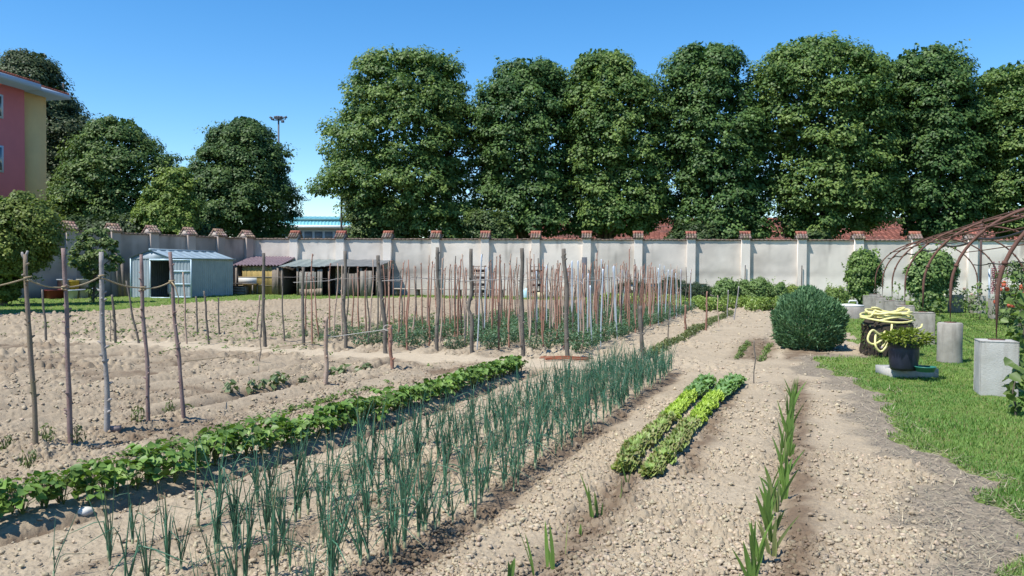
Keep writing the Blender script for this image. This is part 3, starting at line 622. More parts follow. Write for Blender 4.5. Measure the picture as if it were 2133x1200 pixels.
# ================================================================ buildings beyond the walls
def apartment():
    c = AT(98, 560, 62.); rz = math.radians(80); t = empty('apartment_house', (c[0], c[1], 0), rz, 'pink and ochre apartment house with a red tiled roof', 'building')
    pink = mat('pink_render', (.72, .185, .175), .9, var=(.66, .165, .16), scale=.7, bump=.1); tan = mat('ochre_render', (.78, .48, .20), .9, var=(.70, .43, .185), scale=.7, bump=.1)
    eav = mat('blue_grey_eave', (.36, .42, .52), .8); z1 = AT(98, 213, 62.)[2] + .35
    mb = MB(); mb.box((-1.25, 5, z1 / 2), (2.5, 10, z1)); mb.build('ochre_wall', tan, t)
    mb = MB(); mb.box((-8.5, 4.8, z1 / 2), (11.99, 10.2, z1 - .02)); mb.build('pink_wall', pink, t)
    mb = MB(); mb.box((-.75, 4.6, z1 + .16), (3.5, 11.8, .32)); mb.box((-8.6, 4.4, z1 + .18), (12.2, 12.2, .38)); mb.build('eave', eav, t)
    mb = MB()
    def tiles(xa, xb, y0, z0, run, rise):
        n = int((xb - xa) / .23)
        for k in range(n):
            x = xa + (xb - xa) * (k + .5) / n; f = np.linspace(0, 1, 12); r = np.where(np.arange(12) % 2, .12, .135)
            mb.tube(np.stack([x + 0 * f, y0 + run * f, z0 + rise * f], -1), r, 6, col=np.array([.42, .12, .075]) * R_.uniform(.7, 1.25, (12, 1)))
        mb.add([[xa, y0, z0], [xb, y0, z0], [xb, y0 + run, z0 + rise], [xa, y0 + run, z0 + rise]], [[0, 1, 2, 3]], col=(.25, .08, .06))
    tiles(-2.5, .95, -1.25, z1 + .36, 5.9, 1.75); tiles(-14.6, -2.55, -1.65, z1 + .42, 6.2, 1.9); mb.build('roof', M['attr'], t)
    gl = mat('window_glass', (.06, .08, .10), .15, spec=.6)
    for ya, yb in ((195, 245), (302, 358)):
        za = AT(0, yb, 57.)[2]; zb_ = AT(0, ya, 57.)[2]
        mb = MB(); mb.box((-5.15, -.33, (za + zb_) / 2), (1.2, .1, zb_ - za)); f = mb.build('window_frame', mat('grey_frame', (.48, .53, .60), .7), t)
        mb = MB(); mb.box((-5.15, -.40, (za + zb_) / 2), (.8, .03, zb_ - za - .3)); mb.build('pane', gl, f)
apartment()
def hall():
    Y0 = 118.; c = AT(672, 560, Y0); t = empty('sports_hall', (c[0], c[1], 0), 0, 'distant hall with a turquoise ribbed roof and a row of windows', 'building')
    zt = lambda y: AT(672, y, Y0)[2]; teal = mat('turquoise_sheet', (.17, .47, .52), .5, var=(.22, .52, .56), scale=.6)
    W = 15.; z0, z1, z2, z3, z4 = zt(500), zt(476), zt(470), zt(460), zt(446)
    mb = MB(); mb.box((0, 5, z1 / 2), (W, 10, z1)); mb.build('wall', mat('pale_render', (.5, .52, .55), .9), t)
    for k in range(10):
        x = -W / 2 + .9 + k * 1.5; mb = MB(); mb.box((x, -.06, (z0 + z1) / 2 - .2), (1.1, .1, (z1 - z0) - .5)); f = mb.build('window', mat('blue_glass', (.10, .13, .17), .25), t)
    mb = MB(); mb.box((0, -.5, (z1 + z2) / 2), (W + 1, 1.5, z2 - z1)); mb.build('fascia', M['white'], t)
    mb = MB(); xs, of = corr(-W / 2, W / 2, 0, 1, .5, .05); sheet(mb, xs, of, np.array([0, -.8, z2]), np.eye(3)[0], np.array([0, -1., 0]), unit(np.array([0, .3, 1.])), 0, (z3 - z2) * 1.04)
    mb.add([[-W / 2, 0, z3 + .25], [W / 2, 0, z3 + .25], [W / 2 - 1, 10, z4 + .2], [-W / 2 + 1, 10, z4 + .2]], [[0, 1, 2, 3]]); [mb.box((-W / 2 + .4 + k * .75, 4.9, (z3 + z4) / 2 + .3), (.07, 10, .06), tilt=((1, 0, 0), math.atan2(z4 - z3, 10))) for k in range(19)]; mb.build('roof', teal, t)
    mb = MB(); mb.box((0, -.3, z3 + .1), (W, .8, .3)); mb.build('ridge_trim', mat('dark_teal', (.05, .16, .18), .6), t)
hall()
def white_hut():
    Y0 = 80.; c = AT(606, 495, Y0); t = empty('white_cabin', (c[0], c[1], 0), 0, 'small white cabin roof showing just above the wall', 'cabin')
    mb = MB(); mb.box((0, 1, c[2] / 2 - .5), (1.1, 2, c[2] - .9)); mb.build('wall', M['white'], t)
    mb = MB(); mb.box((0, 1, c[2] - .02), (1.4, 2.3, .14)); mb.build('roof', M['galv'], t)
white_hut()
def redhouse():
    Y0 = 72.; a = AT(1046, 480, Y0); b = AT(2300, 480, Y0 - 7); e = unit(b - a); L = np.linalg.norm((b - a)[:2]); rz = math.atan2(e[1], e[0])
    t = empty('brick_house', (a[0], a[1], 0), rz, 'long low house with a weathered red tile roof behind the trees', 'building')
    ze, zr = 4.3, 6.2
    mb = MB(); mb.box((L / 2, 4.2, ze / 2), (L, 8, ze)); mb.poly([[0, .2, ze], [0, 8.2, ze], [0, 4.2, zr - .15]], [.3, 0, 0]); mb.build('wall', mat('brown_render', (.16, .12, .10), .9, var=(.12, .09, .08), scale=1.5), t)
    mb = MB(); g = np.random.default_rng(5); sl = math.hypot(4.6, zr - ze + .2)
    nr_, nc = 17, int(L / .42); f = np.arange(nr_)[:, None]; x = (np.arange(nc)[None] + .5) * .42
    for sg in (-1, 1):
        up = np.array([0, -sg * 4.6, zr - ze + .2]) / sl; A = np.array([0, 4.2 + sg * 4.6, ze - .1]); nrm = np.array([0, sg * (zr - ze + .2), 4.6]) / sl
        ctr = A + x[..., None] * np.array([1., 0, 0]) + ((f + .5) * sl / nr_)[..., None] * up
        ex = np.array([.2, 0, 0]); eu = up * (sl / nr_ * .55); V = []
        for sx, su, nh in ((-1, -1, .07), (0, -1, .13), (1, -1, .07), (-1, 1, .02), (0, 1, .08), (1, 1, .02)): V.append(ctr + ex * sx + eu * su + nrm * nh)
        V = np.stack(V, 2).reshape(-1, 3); k = np.arange(nr_ * nc)[:, None] * 6; F = np.vstack([k + [[0, 1, 4, 3]], k + [[1, 2, 5, 4]]])
        pt = fbm(x * .35 + 0 * f, f * .5 + 0 * x, 17 + sg)[..., None]
        col = (np.array([.30, .115, .08]) * (1 - sm(.4, .62, pt)) + np.array([.20, .10, .08]) * sm(.4, .62, pt)) * g.uniform(.7, 1.25, (nr_, nc, 1)); mb.add(V, F, col=np.repeat(col.reshape(-1, 3), 6, 0))
    mb.tube([[-.2, 4.2, zr + .1], [L, 4.2, zr + .1]], .14, 6, col=(.36, .14, .09))
    for sg in (-1, 1): mb.add([[0, 4.2 + sg * 4.55, ze - .1], [L, 4.2 + sg * 4.55, ze - .1], [L, 4.2, zr + .08], [0, 4.2, zr + .08]], [[0, 1, 2, 3]], col=(.20, .075, .055))
    mb.build('roof', M['attr'], t)
redhouse()
def mast():
    Y0 = 125.; c = AT(580, 560, Y0); zt = AT(580, 247, Y0)[2]; t = empty('floodlight_mast', (c[0], c[1], 0), 0, 'tall stadium floodlight mast rising beside the conical tree', 'light mast')
    st = mat('mast_steel', (.08, .09, .11), .7); mb = MB(); mb.tube([[0, 0, 0], [0, 0, zt]], [.30, .13], 8); mb.build('pole', st, t)
    mb = MB(); mb.lathe([[0, zt - .12], [.6, zt - .12], [.6, zt], [0, zt]], 14); mb.tube([[-1.15, 0, zt - .2], [-.5, 0, zt - .3], [.5, 0, zt - .3], [1.15, 0, zt - .1]], .05, 5); mb.build('platform', st, t)
    for k, (x, z, a) in enumerate(((-1.1, .08, .5), (-.85, -.15, .3), (-.42, .18, 0), (-.05, .2, 0), (.4, .18, 0), (.7, -.5, 0), (.62, .05, -.2), (1.15, .15, -.5))):
        mb = MB(); mb.box((x, -.2, zt + z), (.42, .25, .32), tilt=((0, 1, 0), a)); mb.build('floodlight', st, t)
mast()
for px, y0, lab in ((755, 465, 'thin grey pole behind the wall under the largest tree'), (893, 482, 'short grey pole behind the wall farther along the trees')):
    c = AT(px, 560, 52.5); solid('thin_pole', lambda b: b.tube([[0, 0, 0], [0, 0, AT(px, y0, 52.5)[2]]], .05, 6), M['galv'], lab, 'pole', (c[0], c[1], 0))
c = AT(711, 560, 53.); solid('dark_pole', lambda b: b.tube([[0, 0, 0], [0, 0, AT(711, 385, 53)[2]]], .07, 6), M['dark'], 'slim dark pole against the left flank of the largest tree', 'pole', (c[0], c[1], 0))

# ================================================================ trees
def crown(mb, Y, prof, nclump, nleaf, L, colA, colB, rng, depth=1., rc=(.55, 1.0), cx=None, tip=None, gaps=0., yoff=0., flat=.85, sag=.12, asp=.78):
    """foliage of leaf clumps filling the volume whose half widths by height are in prof [(z, x_left, x_right)]"""
    P = np.array(sorted(prof)); zs = P[:, 0]; xl = P[:, 1]; xr = P[:, 2]
    zz = np.linspace(zs[0], zs[-1], 200); w = np.maximum(np.interp(zz, zs, xr) - np.interp(zz, zs, xl), .1); cdf = np.cumsum(w ** 1.15); cdf /= cdf[-1]
    z = np.interp(rng.uniform(size=nclump), cdf, zz); a = rng.uniform(0, 2 * PI, nclump)
    front = rng.uniform(size=nclump) < .5; a = np.where(front & (np.sin(a) > 0), -a, a)      # more clumps on the garden side
    r = np.sqrt(rng.uniform(.30, 1.0, nclump)); hw = np.maximum((np.interp(z, zs, xr) - np.interp(z, zs, xl)) / 2, .15); xc = (np.interp(z, zs, xr) + np.interp(z, zs, xl)) / 2
    rad = rng.uniform(*rc, nclump) * np.clip(hw / 2.2, .45, 1); e = np.maximum(hw - rad * .62, .05)
    x = xc + r * np.cos(a) * e; hd = (np.median(hw) * .35 + hw * .65) * depth; y = Y + yoff + r * np.sin(a) * np.maximum(hd - rad * .5, .05)
    zc = z - rad * .75 * sm(zs[-1] - 1.8, zs[-1], z)
    Cn = np.stack([x, y, zc], -1)
    if nclump > 90:      # gather the clumps into bough lobes with gaps between
        K = max(12, nclump // 7); B = Cn[rng.choice(nclump, K, replace=False)]; dd = ((Cn[:, None] - B[None]) ** 2).sum(-1); Cn = Cn + (B[dd.argmin(1)] - Cn) * .13
    out = unit(np.stack([np.cos(a), np.sin(a), .5 + 0 * a], -1))
    n = nleaf; D = rng.normal(size=(nclump, n, 3)); D[..., 2] = np.abs(D[..., 2]) * .9 - .35; D = unit(D)
    rr = rng.uniform(.35, 1.08, (nclump, n, 1)) ** .6
    pos = Cn[:, None] + D * rr * rad[:, None, None] * np.array([1., 1., flat])
    pos[..., 2] -= sag * rad[:, None] * (D[..., 0] ** 2 + D[..., 1] ** 2)
    N = D * .95 + out[:, None] * .4 + np.array([0, -.1, .5]) + rng.normal(size=(nclump, n, 3)) * .34
    t = np.clip(rng.normal(.45, .25, (nclump, 1, 1)) + rng.normal(0, .22, (nclump, n, 1)), 0, 1)
    col = (np.array(colA) * (1 - t) + np.array(colB) * t) * rng.uniform(.75, 1.2, (nclump, n, 1))
    P_ = pos.reshape(-1, 3); k = rng.uniform(size=len(P_)) > gaps
    kites(mb, P_[k], N.reshape(-1, 3)[k], L * rng.uniform(.7, 1.25, k.sum()), L * asp * rng.uniform(.7, 1.2, k.sum()), col.reshape(-1, 3)[k], rng, droop=.6)
    return Cn, rad
def limbs(base, top, Cn, r0, rng, nl=26, lean=0.):
    mb = MB(); base = np.array(base, float); H = top - base[2]
    n = 9; f = np.linspace(0, 1, n); P = base + np.stack([lean * f + .25 * np.sin(f * 4 + rng.uniform(0, 6)) * f, .2 * np.sin(f * 3.3 + 1) * f, H * f], -1)
    rad = r0 * (1 - .86 * f) * np.where(f < .02, 1.25, 1); mb.tube(P, rad, 10, jit=.06)
    for k in rng.choice(len(Cn), min(nl, len(Cn)), replace=False):
        e = Cn[k]; f0 = np.clip((e[2] - base[2]) / H * .72 - .05, .12, .92); s = base + np.array([np.interp(f0, f, P[:, 0] - base[0]), np.interp(f0, f, P[:, 1] - base[1]), H * f0]); g = np.linspace(0, 1, 6)[:, None]
        m = (s + e) / 2 + rng.normal(size=3) * .25 + np.array([0, 0, .35]); Q = (1 - g) ** 2 * s + 2 * g * (1 - g) * m + g * g * e; rb = r0 * (1 - .86 * f0) * .42
        mb.tube(Q, rb * (1 - .85 * g[:, 0]), 6, cap=False)
    return mb
def tree(name, Y, outline, label, nclump=230, nleaf=210, L=.2, cA=(.045, .085, .025), cB=(.10, .15, .045), seed=1, trunk=None, r0=.38, depth=1., rc=(.55, 1.0), gaps=0., group=None, core=1, nl=26, cat='tree', km=.14):
    """outline rows are (photo row, left column, right column) of the crown, read at the tree's real distance Y"""
    rng = np.random.default_rng(seed); prof = []
    for q_, (y, a, b) in enumerate(outline):
        m_ = (a + b) / 2; kk = 1.0 + km * min(1, q_ / 3.) + (.08 if q_ > 7 else 0); a, b = m_ + (a - m_) * kk, m_ + (b - m_) * kk; pa, pb = AT(a, y, Y), AT(b, y, Y); prof.append(((pa[2] + pb[2]) / 2, pa[0], pb[0]))
    cx = np.mean([(p[1] + p[2]) / 2 for p in prof]) if trunk is None else AT(trunk, 560, Y)[0]
    t = empty(name, (cx, Y, 0), 0, label, cat, group); mb = MB()
    Cn, rad = crown(mb, Y, prof, nclump, nleaf, L, cA, cB, rng, depth, rc, gaps=gaps)
    if core:      # inner foliage that closes the crown
        P = np.array(sorted(prof)); n = int(nclump * 16 * core); z = rng.uniform(P[0, 0], P[-1, 0] - .4, n); a = rng.uniform(0, 6.28, n); r = np.sqrt(rng.uniform(0, .62, n)); xl = np.interp(z, P[:, 0], P[:, 1]); xr = np.interp(z, P[:, 0], P[:, 2]); hw = (xr - xl) / 2
        kites(mb, np.stack([(xl + xr) / 2 + r * np.cos(a) * hw, Y + r * np.sin(a) * hw * depth, z], -1), rng.normal(size=(n, 3)) + [0, 0, .4], L * 1.7, L * 1.4, np.array(cA) * rng.uniform(.8, 1.2, (n, 1)), rng)
    if core:      # long shoots that break the outline
        for k in range(int(nclump * .35)):
            e = Cn[rng.integers(len(Cn))]; d = unit(np.array([e[0] - cx, e[1] - Y, .2 + rng.uniform(-.6, 1.4)]) + rng.normal(size=3) * np.array([1.2, 1.2, .6])); m_ = 22; ln = rng.uniform(.7, 1.35) * rc[1]
            q = e + d * np.linspace(.3, ln + .3, m_)[:, None] + rng.normal(size=(m_, 3)) * .09 - np.array([0, 0, .25]) * (np.linspace(0, 1, m_) ** 2)[:, None]
            kites(mb, q, rng.normal(size=(m_, 3)) * .5 + d * .4 + [0, -.2, .7], L * rng.uniform(.7, 1.2, m_), L * .75, np.array(cB) * rng.uniform(.7, 1.15, (m_, 1)), rng, droop=.6)
    o = mb.build('crown', M['leaf'], t); o.location = (-cx, -Y, 0)
    ztop = max(p[0] for p in prof); o = limbs((cx, Y, -.2), ztop * .86, Cn, r0, rng, nl).build('trunk', M['bark'], t, smooth=True); o.location = (-cx, -Y, 0)
    return t
def along(px, back):  # distance of a point `back` metres behind the back wall on photo column px
    q = CN + BE * line_s(px, CN, BE) - BN * back; return q[1]
GT = 'row of tall lindens behind the back wall'
lind = [
 (835, [(106, 800, 870), (118, 760, 950), (150, 735, 968), (190, 712, 985), (230, 705, 990), (270, 690, 992), (310, 675, 1000), (350, 672, 1000), (390, 668, 1005), (420, 712, 1000), (450, 738, 1000), (478, 748, 995), (498, 750, 985)], 'broadest linden with a ragged left flank at the end of the tree row', (.052, .112, .028), (.175, .25, .068), 930, 330),
 (1090, [(122, 1065, 1140), (140, 1035, 1175), (175, 1022, 1188), (200, 995, 1195), (240, 985, 1200), (290, 988, 1205), (340, 990, 1205), (390, 998, 1200), (430, 1008, 1190), (458, 1012, 1195), (490, 1030, 1190)], 'darker domed linden second along the row from the turquoise hall', (.040, .092, .028), (.118, .195, .054), 1090, 250),
 (1262, [(102, 1215, 1300), (120, 1192, 1318), (160, 1180, 1325), (190, 1178, 1360), (230, 1172, 1375), (280, 1175, 1382), (330, 1180, 1385), (380, 1180, 1385), (420, 1188, 1385), (450, 1192, 1375), (490, 1200, 1352)], 'bright green linden with a side shoulder third along the row', (.055, .116, .028), (.18, .258, .07), 1265, 250),
 (1468, [(88, 1425, 1500), (105, 1405, 1528), (140, 1385, 1545), (180, 1376, 1550), (230, 1375, 1580), (290, 1378, 1595), (340, 1395, 1590), (390, 1405, 1590), (430, 1400, 1590), (460, 1402, 1595), (495, 1420, 1600)], 'dark egg shaped linden fourth along the row', (.040, .094, .028), (.12, .198, .055), 1470, 260),
 (1700, [(80, 1645, 1700), (98, 1600, 1765), (130, 1580, 1815), (165, 1572, 1840), (210, 1580, 1850), (260, 1590, 1850), (310, 1600, 1845), (360, 1600, 1845), (400, 1615, 1845), (435, 1625, 1840), (462, 1630, 1825), (495, 1640, 1730)], 'wide light green linden fifth along the row', (.055, .116, .028), (.18, .258, .07), 1712, 320),
 (1930, [(95, 1895, 1965), (112, 1865, 1985), (140, 1840, 2000), (180, 1842, 2010), (230, 1845, 2040), (290, 1850, 2045), (340, 1852, 2045), (390, 1855, 2040), (430, 1860, 2030), (460, 1875, 2015), (492, 1900, 2000)], 'dark pointed linden sixth along the row above the rusty arches', (.040, .094, .028), (.12, .198, .055), 1935, 250),
 (2140, [(125, 2115, 2190), (140, 2050, 2215), (170, 2035, 2235), (220, 2030, 2250), (280, 2035, 2255), (340, 2035, 2255), (390, 2035, 2250), (425, 2045, 2240), (455, 2060, 2230), (490, 2090, 2200)], 'last linden of the row, cut by the picture edge', (.056, .118, .03), (.18, .258, .07), 2150, 270),
]
for k, (cxp, ol, lab, a, b, tr, nc) in enumerate(lind):
    tree('linden_tree', along(cxp, 7.0), ol, lab, nclump=int(nc * 1.35), nleaf=165, cA=a, cB=b, seed=40 + k, trunk=tr, group=GT, r0=.42, km=.14 if k == 0 else .21)
# low growth behind the wall under the lindens
tree('elder_bush', 52., [(405, 712, 770), (430, 722, 850), (455, 722, 890), (480, 720, 890), (500, 720, 880)], 'light green bushy growth behind the wall below the broadest linden', nclump=110, nleaf=170, L=.17, cA=(.06, .10, .03), cB=(.14, .19, .06), seed=61, r0=.12, depth=.35, rc=(.45, .8), cat='bush', gaps=.1)
tree('elder_bush', along(1090, 4), [(430, 990, 1060), (455, 960, 1080), (500, 960, 1080)], 'small green bush peeping over the wall by the second linden', nclump=50, nleaf=150, L=.17, cA=(.05, .09, .028), cB=(.12, .17, .05), seed=62, r0=.1, depth=.4, rc=(.45, .8), cat='bush')
tree('elder_bush', along(1450, 4), [(458, 1395, 1500), (480, 1390, 1520), (510, 1380, 1520)], 'dark low bush peeping over the wall by the fourth linden', nclump=40, nleaf=150, L=.17, cA=(.035, .065, .022), cB=(.08, .12, .04), seed=63, r0=.1, depth=.4, rc=(.45, .8), cat='bush')
tree('elder_bush', along(1690, 4), [(478, 1680, 1730), (512, 1670, 1740)], 'tiny green bush peeping over the wall by the fifth linden', nclump=18, nleaf=150, L=.17, cA=(.05, .09, .03), cB=(.12, .17, .05), seed=64, r0=.08, depth=.5, rc=(.4, .7), cat='bush')
# trees beyond the side wall
tree('plane_tree', 72., [(105, 35, 95), (125, 5, 110), (160, -10, 140), (200, -20, 155), (245, 0, 165), (270, 60, 205), (320, 70, 200), (380, 70, 215), (440, 70, 230), (500, 70, 230)], 'tall dark tree rising behind the pink apartment house', nclump=330, nleaf=185, L=.24, cA=(.045, .07, .03), cB=(.10, .13, .06), seed=71, trunk=130, r0=.5, rc=(.9, 1.5))
tree('maple_tree', 56., [(238, 215, 265), (255, 195, 290), (290, 170, 318), (330, 150, 358), (370, 140, 355), (420, 130, 340), (460, 140, 330), (500, 150, 320)], 'mid green rounded tree between the apartment house and the conical tree', nclump=210, nleaf=200, L=.19, cA=(.045, .095, .026), cB=(.15, .215, .062), seed=72, trunk=238, r0=.3)
tree('young_tree', 49.5, [(340, 355, 385), (365, 335, 405), (400, 305, 415), (440, 292, 420), (480, 300, 415)], 'small yellow green tree in front of the conical tree', nclump=130, nleaf=170, L=.16, cA=(.095, .155, .03), cB=(.21, .28, .06), seed=73, trunk=360, r0=.14, rc=(.45, .8), depth=.8)
tree('hornbeam_tree', 60., [(236, 495, 520), (255, 480, 545), (280, 455, 570), (305, 440, 590), (330, 420, 598), (355, 400, 602), (385, 385, 612), (405, 378, 618), (440, 385, 620), (470, 400, 612), (500, 415, 590)], 'dark conical tree standing left of the floodlight mast', nclump=330, nleaf=205, L=.19, cA=(.036, .082, .027), cB=(.115, .18, .054), seed=74, trunk=515, r0=.4)
tree('hedge_bush', 50.5, [(440, 120, 300), (470, 100, 460), (510, 100, 470)], 'dark hedge mass along the outside of the side wall', nclump=120, nleaf=150, L=.2, cA=(.03, .055, .02), cB=(.07, .105, .035), seed=75, r0=.1, depth=.35, rc=(.6, 1.0), cat='hedge')
# trees inside the garden
tree('bay_tree', 31.5, [(394, 10, 70), (412, -25, 95), (445, -50, 118), (480, -60, 128), (515, -55, 112), (545, -45, 85), (575, -35, 62), (600, -30, 45), (625, -25, 35)], 'dense bushy tree at the edge of the lawn by the side wall', nclump=190, nleaf=190, L=.115, cA=(.085, .135, .03), cB=(.21, .26, .06), seed=76, trunk=8, r0=.13, rc=(.4, .7))
tree('fig_tree', 34.4, [(470, 175, 225), (490, 165, 243), (515, 160, 245), (530, 150, 250), (548, 146, 262), (562, 160, 250), (580, 182, 210), (605, 183, 200), (628, 184, 200)], 'small leafy fig with a foliage wrapped trunk by the side wall', nclump=95, nleaf=75, L=.15, cA=(.07, .125, .035), cB=(.17, .23, .075), seed=77, trunk=192, r0=.07, rc=(.25, .5), gaps=.45, core=0)

tree('bay_tree', 25.2, [(150, -215, -165), (200, -260, -130), (280, -300, -100), (360, -305, -95), (440, -290, -110), (500, -260, -130)], 'tree standing beyond the picture edge whose shade falls on the lawn strip', nclump=150, nleaf=120, L=.16, cA=(.06, .095, .025), cB=(.13, .17, .05), seed=78, trunk=-190, r0=.14, rc=(.5, .8))  # unseen tree, added to cast shade on the lawn strip
# ================================================================ poles and canes
def stick(name, b, tp, r0, r1, m, label, cat, group=None, wob=.02, knots=6, seed=0, kink=None, n=7, col=None):
    """one crooked stick from base b to tip tp, slightly sunk in the soil"""
    g = np.random.default_rng(seed + 900); b = np.array(b, float); tp = np.array(tp, float); k = 15; f = np.linspace(0, 1, k)
    P = b + (tp - b) * f[:, None]; o1, o2 = g.uniform(0, 6, 2); ev = np.sin(f * PI)
    P[:, 0] += wob * (np.sin(f * 5 + o1) + .5 * np.sin(f * 11 + o2)) * ev; P[:, 1] += wob * np.cos(f * 4 + o2) * ev
    if kink: P[:, 0] += kink[1] * np.exp(-((f - kink[0]) / .09) ** 2) + (kink[2] * sm(kink[0] - .12, kink[0] + .05, f) - kink[2] * f if len(kink) > 2 else 0)
    rad = r0 + (r1 - r0) * f; mb = MB(); P0 = np.vstack([P[:1] - [0, 0, .12], P]); mb.tube(P0 - b, np.concatenate([[r0], rad * (1 + .07 * g.normal(size=k))]), n, jit=.05)
    for q in range(knots):
        ff = g.uniform(.08, .97); c = np.array([np.interp(ff, f, P[:, i]) for i in range(3)]) - b; a = g.uniform(0, 6.28); d = np.array([math.cos(a), math.sin(a), .5]); r = np.interp(ff, f, rad)
        mb.tube([c, c + d * r * 1.1, c + d * r * g.uniform(1.5, 2.4)], [r * .75, r * .6, r * .3], 5)
    return tag(mb.build(name, m, None, True, b), label, cat, group)
BK = {'redbrown': mat('red_bark', (.235, .115, .075), .8, var=(.34, .20, .15), scale=5, rand=.25, bump=.3, bscale=60, coords='Object'),
      'pale': mat('pale_bark', (.44, .34, .265), .8, var=(.31, .21, .155), scale=6, rand=.2, bump=.3, bscale=60),
      'grey': mat('grey_bark', (.105, .09, .074), .9, var=(.175, .155, .13), scale=5, rand=.12, bump=.5, bscale=50),
      'mauve': mat('mauve_bark', (.18, .115, .105), .75, var=(.25, .19, .175), scale=4, bump=.3, bscale=60, stains=((.17, .08, .06), .8, 8.)),
      'ash': mat('ash_bark', (.33, .31, .295), .75, var=(.20, .18, .17), scale=7, bump=.3, bscale=60),
      'olive': mat('olive_bark', (.17, .145, .085), .8, var=(.21, .15, .13), scale=3, bump=.3, bscale=60),
      'silver': mat('silver_pole', (.50, .54, .58), .35, var=(.40, .44, .48), scale=3, metal=.3, rand=.08)}
def foot(px, py): p = G(px, py); z = gz(p[0], p[1]); q = G(px, py, z); return np.array([q[0], q[1], gz(q[0], q[1])])
def tip(px, py, b, lean=0.): return AT(px, py, b[1] + lean)
near = [((74, 932), (53, 530), 'olive', 'greenish pole with a forked tip, first of the five roped poles', .022),
        ((147, 920), (132, 517), 'mauve', 'tall reddish roped pole between the forked one and the ash grey one', .022),
        ((223, 900), (211, 525), 'ash', 'thickest ash grey pole in the middle of the five roped poles', .027),
        ((309, 880), (294, 530), 'mauve', 'slim reddish roped pole just past the ash grey one', .021),
        ((383, 865), (354, 525), 'mauve', 'bent reddish pole at the rope end, nearest the metal shed door', .022)]
NP = []
for k, (b, tp, m, lab, r) in enumerate(near):
    B = foot(*b); T = tip(*tp, B); o = stick('garden_pole', B, T, r * .98, r * .74, BK[m], lab, 'pole', 'roped poles', .012, 16, k, n=10); NP.append((B, T))
    if k == 0:
        mb = MB(); q = T - B; mb.tube([q - [0, 0, .05], q + [-.025, 0, .0], q + [-.03, 0, .02]], [.016, .014, .008], 6); mb.tube([q - [0, 0, .02], q + [.02, 0, .03]], [.015, .01], 6)
        mb.tube([q - [0, 0, .17], q + [-.03, 0, -.175]], [.014, .009], 6); f = mb.build('forked_tip', BK['ash'], o, True)
mb = MB(); pts = []
hts = [580, 599, 576, 600, 587]; cols = [58, 136, 212, 298, 358]
for (B, T), hh, cx in zip(NP, hts, cols): pts.append(AT(cx, hh, B[1]))
first = AT(-90, 604, NP[0][0][1] - .35); allp = [first] + pts
for a, b in zip(allp[:-1], allp[1:]):
    f = np.linspace(0, 1, 9)[:, None]; mb.tube(a + (b - a) * f - np.array([0, 0, .025]) * np.sin(f * PI) + np.array([0, -.026, 0]), .0072, 6)
for p in pts:
    for z in (-.012, .012):
        th = np.linspace(0, 2 * PI, 13); mb.tube(p + np.stack([.027 * np.cos(th), .027 * np.sin(th), z + .006 * np.sin(th + z * 60)], -1), .0062, 5)
mb.tube([pts[-1] + [.01, -.03, 0], pts[-1] + [.05, -.04, -.05], pts[-1] + [.085, -.04, -.16], pts[-1] + [.08, -.03, -.22]], .006, 5)
tag(mb.build('rope', M['rope'], None, True), 'hemp rope zigzagging between the five tall poles', 'rope')
BR = foot(237, 914); mb = MB(); mb.box((0, 0, .02), (.12, .055, .05), .1); tag(mb.build('brick', mat('grey_brick', (.26, .21, .20), .9, var=(.20, .16, .15), scale=20), None, False, BR), 'small grey brick on the soil beside the ash grey pole', 'brick')
mb = MB(); g = np.random.default_rng(4); mb.lathe([[0, -.02], [.04, -.015], [.05, .008], [.036, .026], [0, .032]], 12, wob=.09); tag(mb.build('white_stone', mat('white_stone', (.62, .60, .55), .9), None, True, foot(177, 1079)), 'white rounded stone at the edge of the bean row', 'stone')

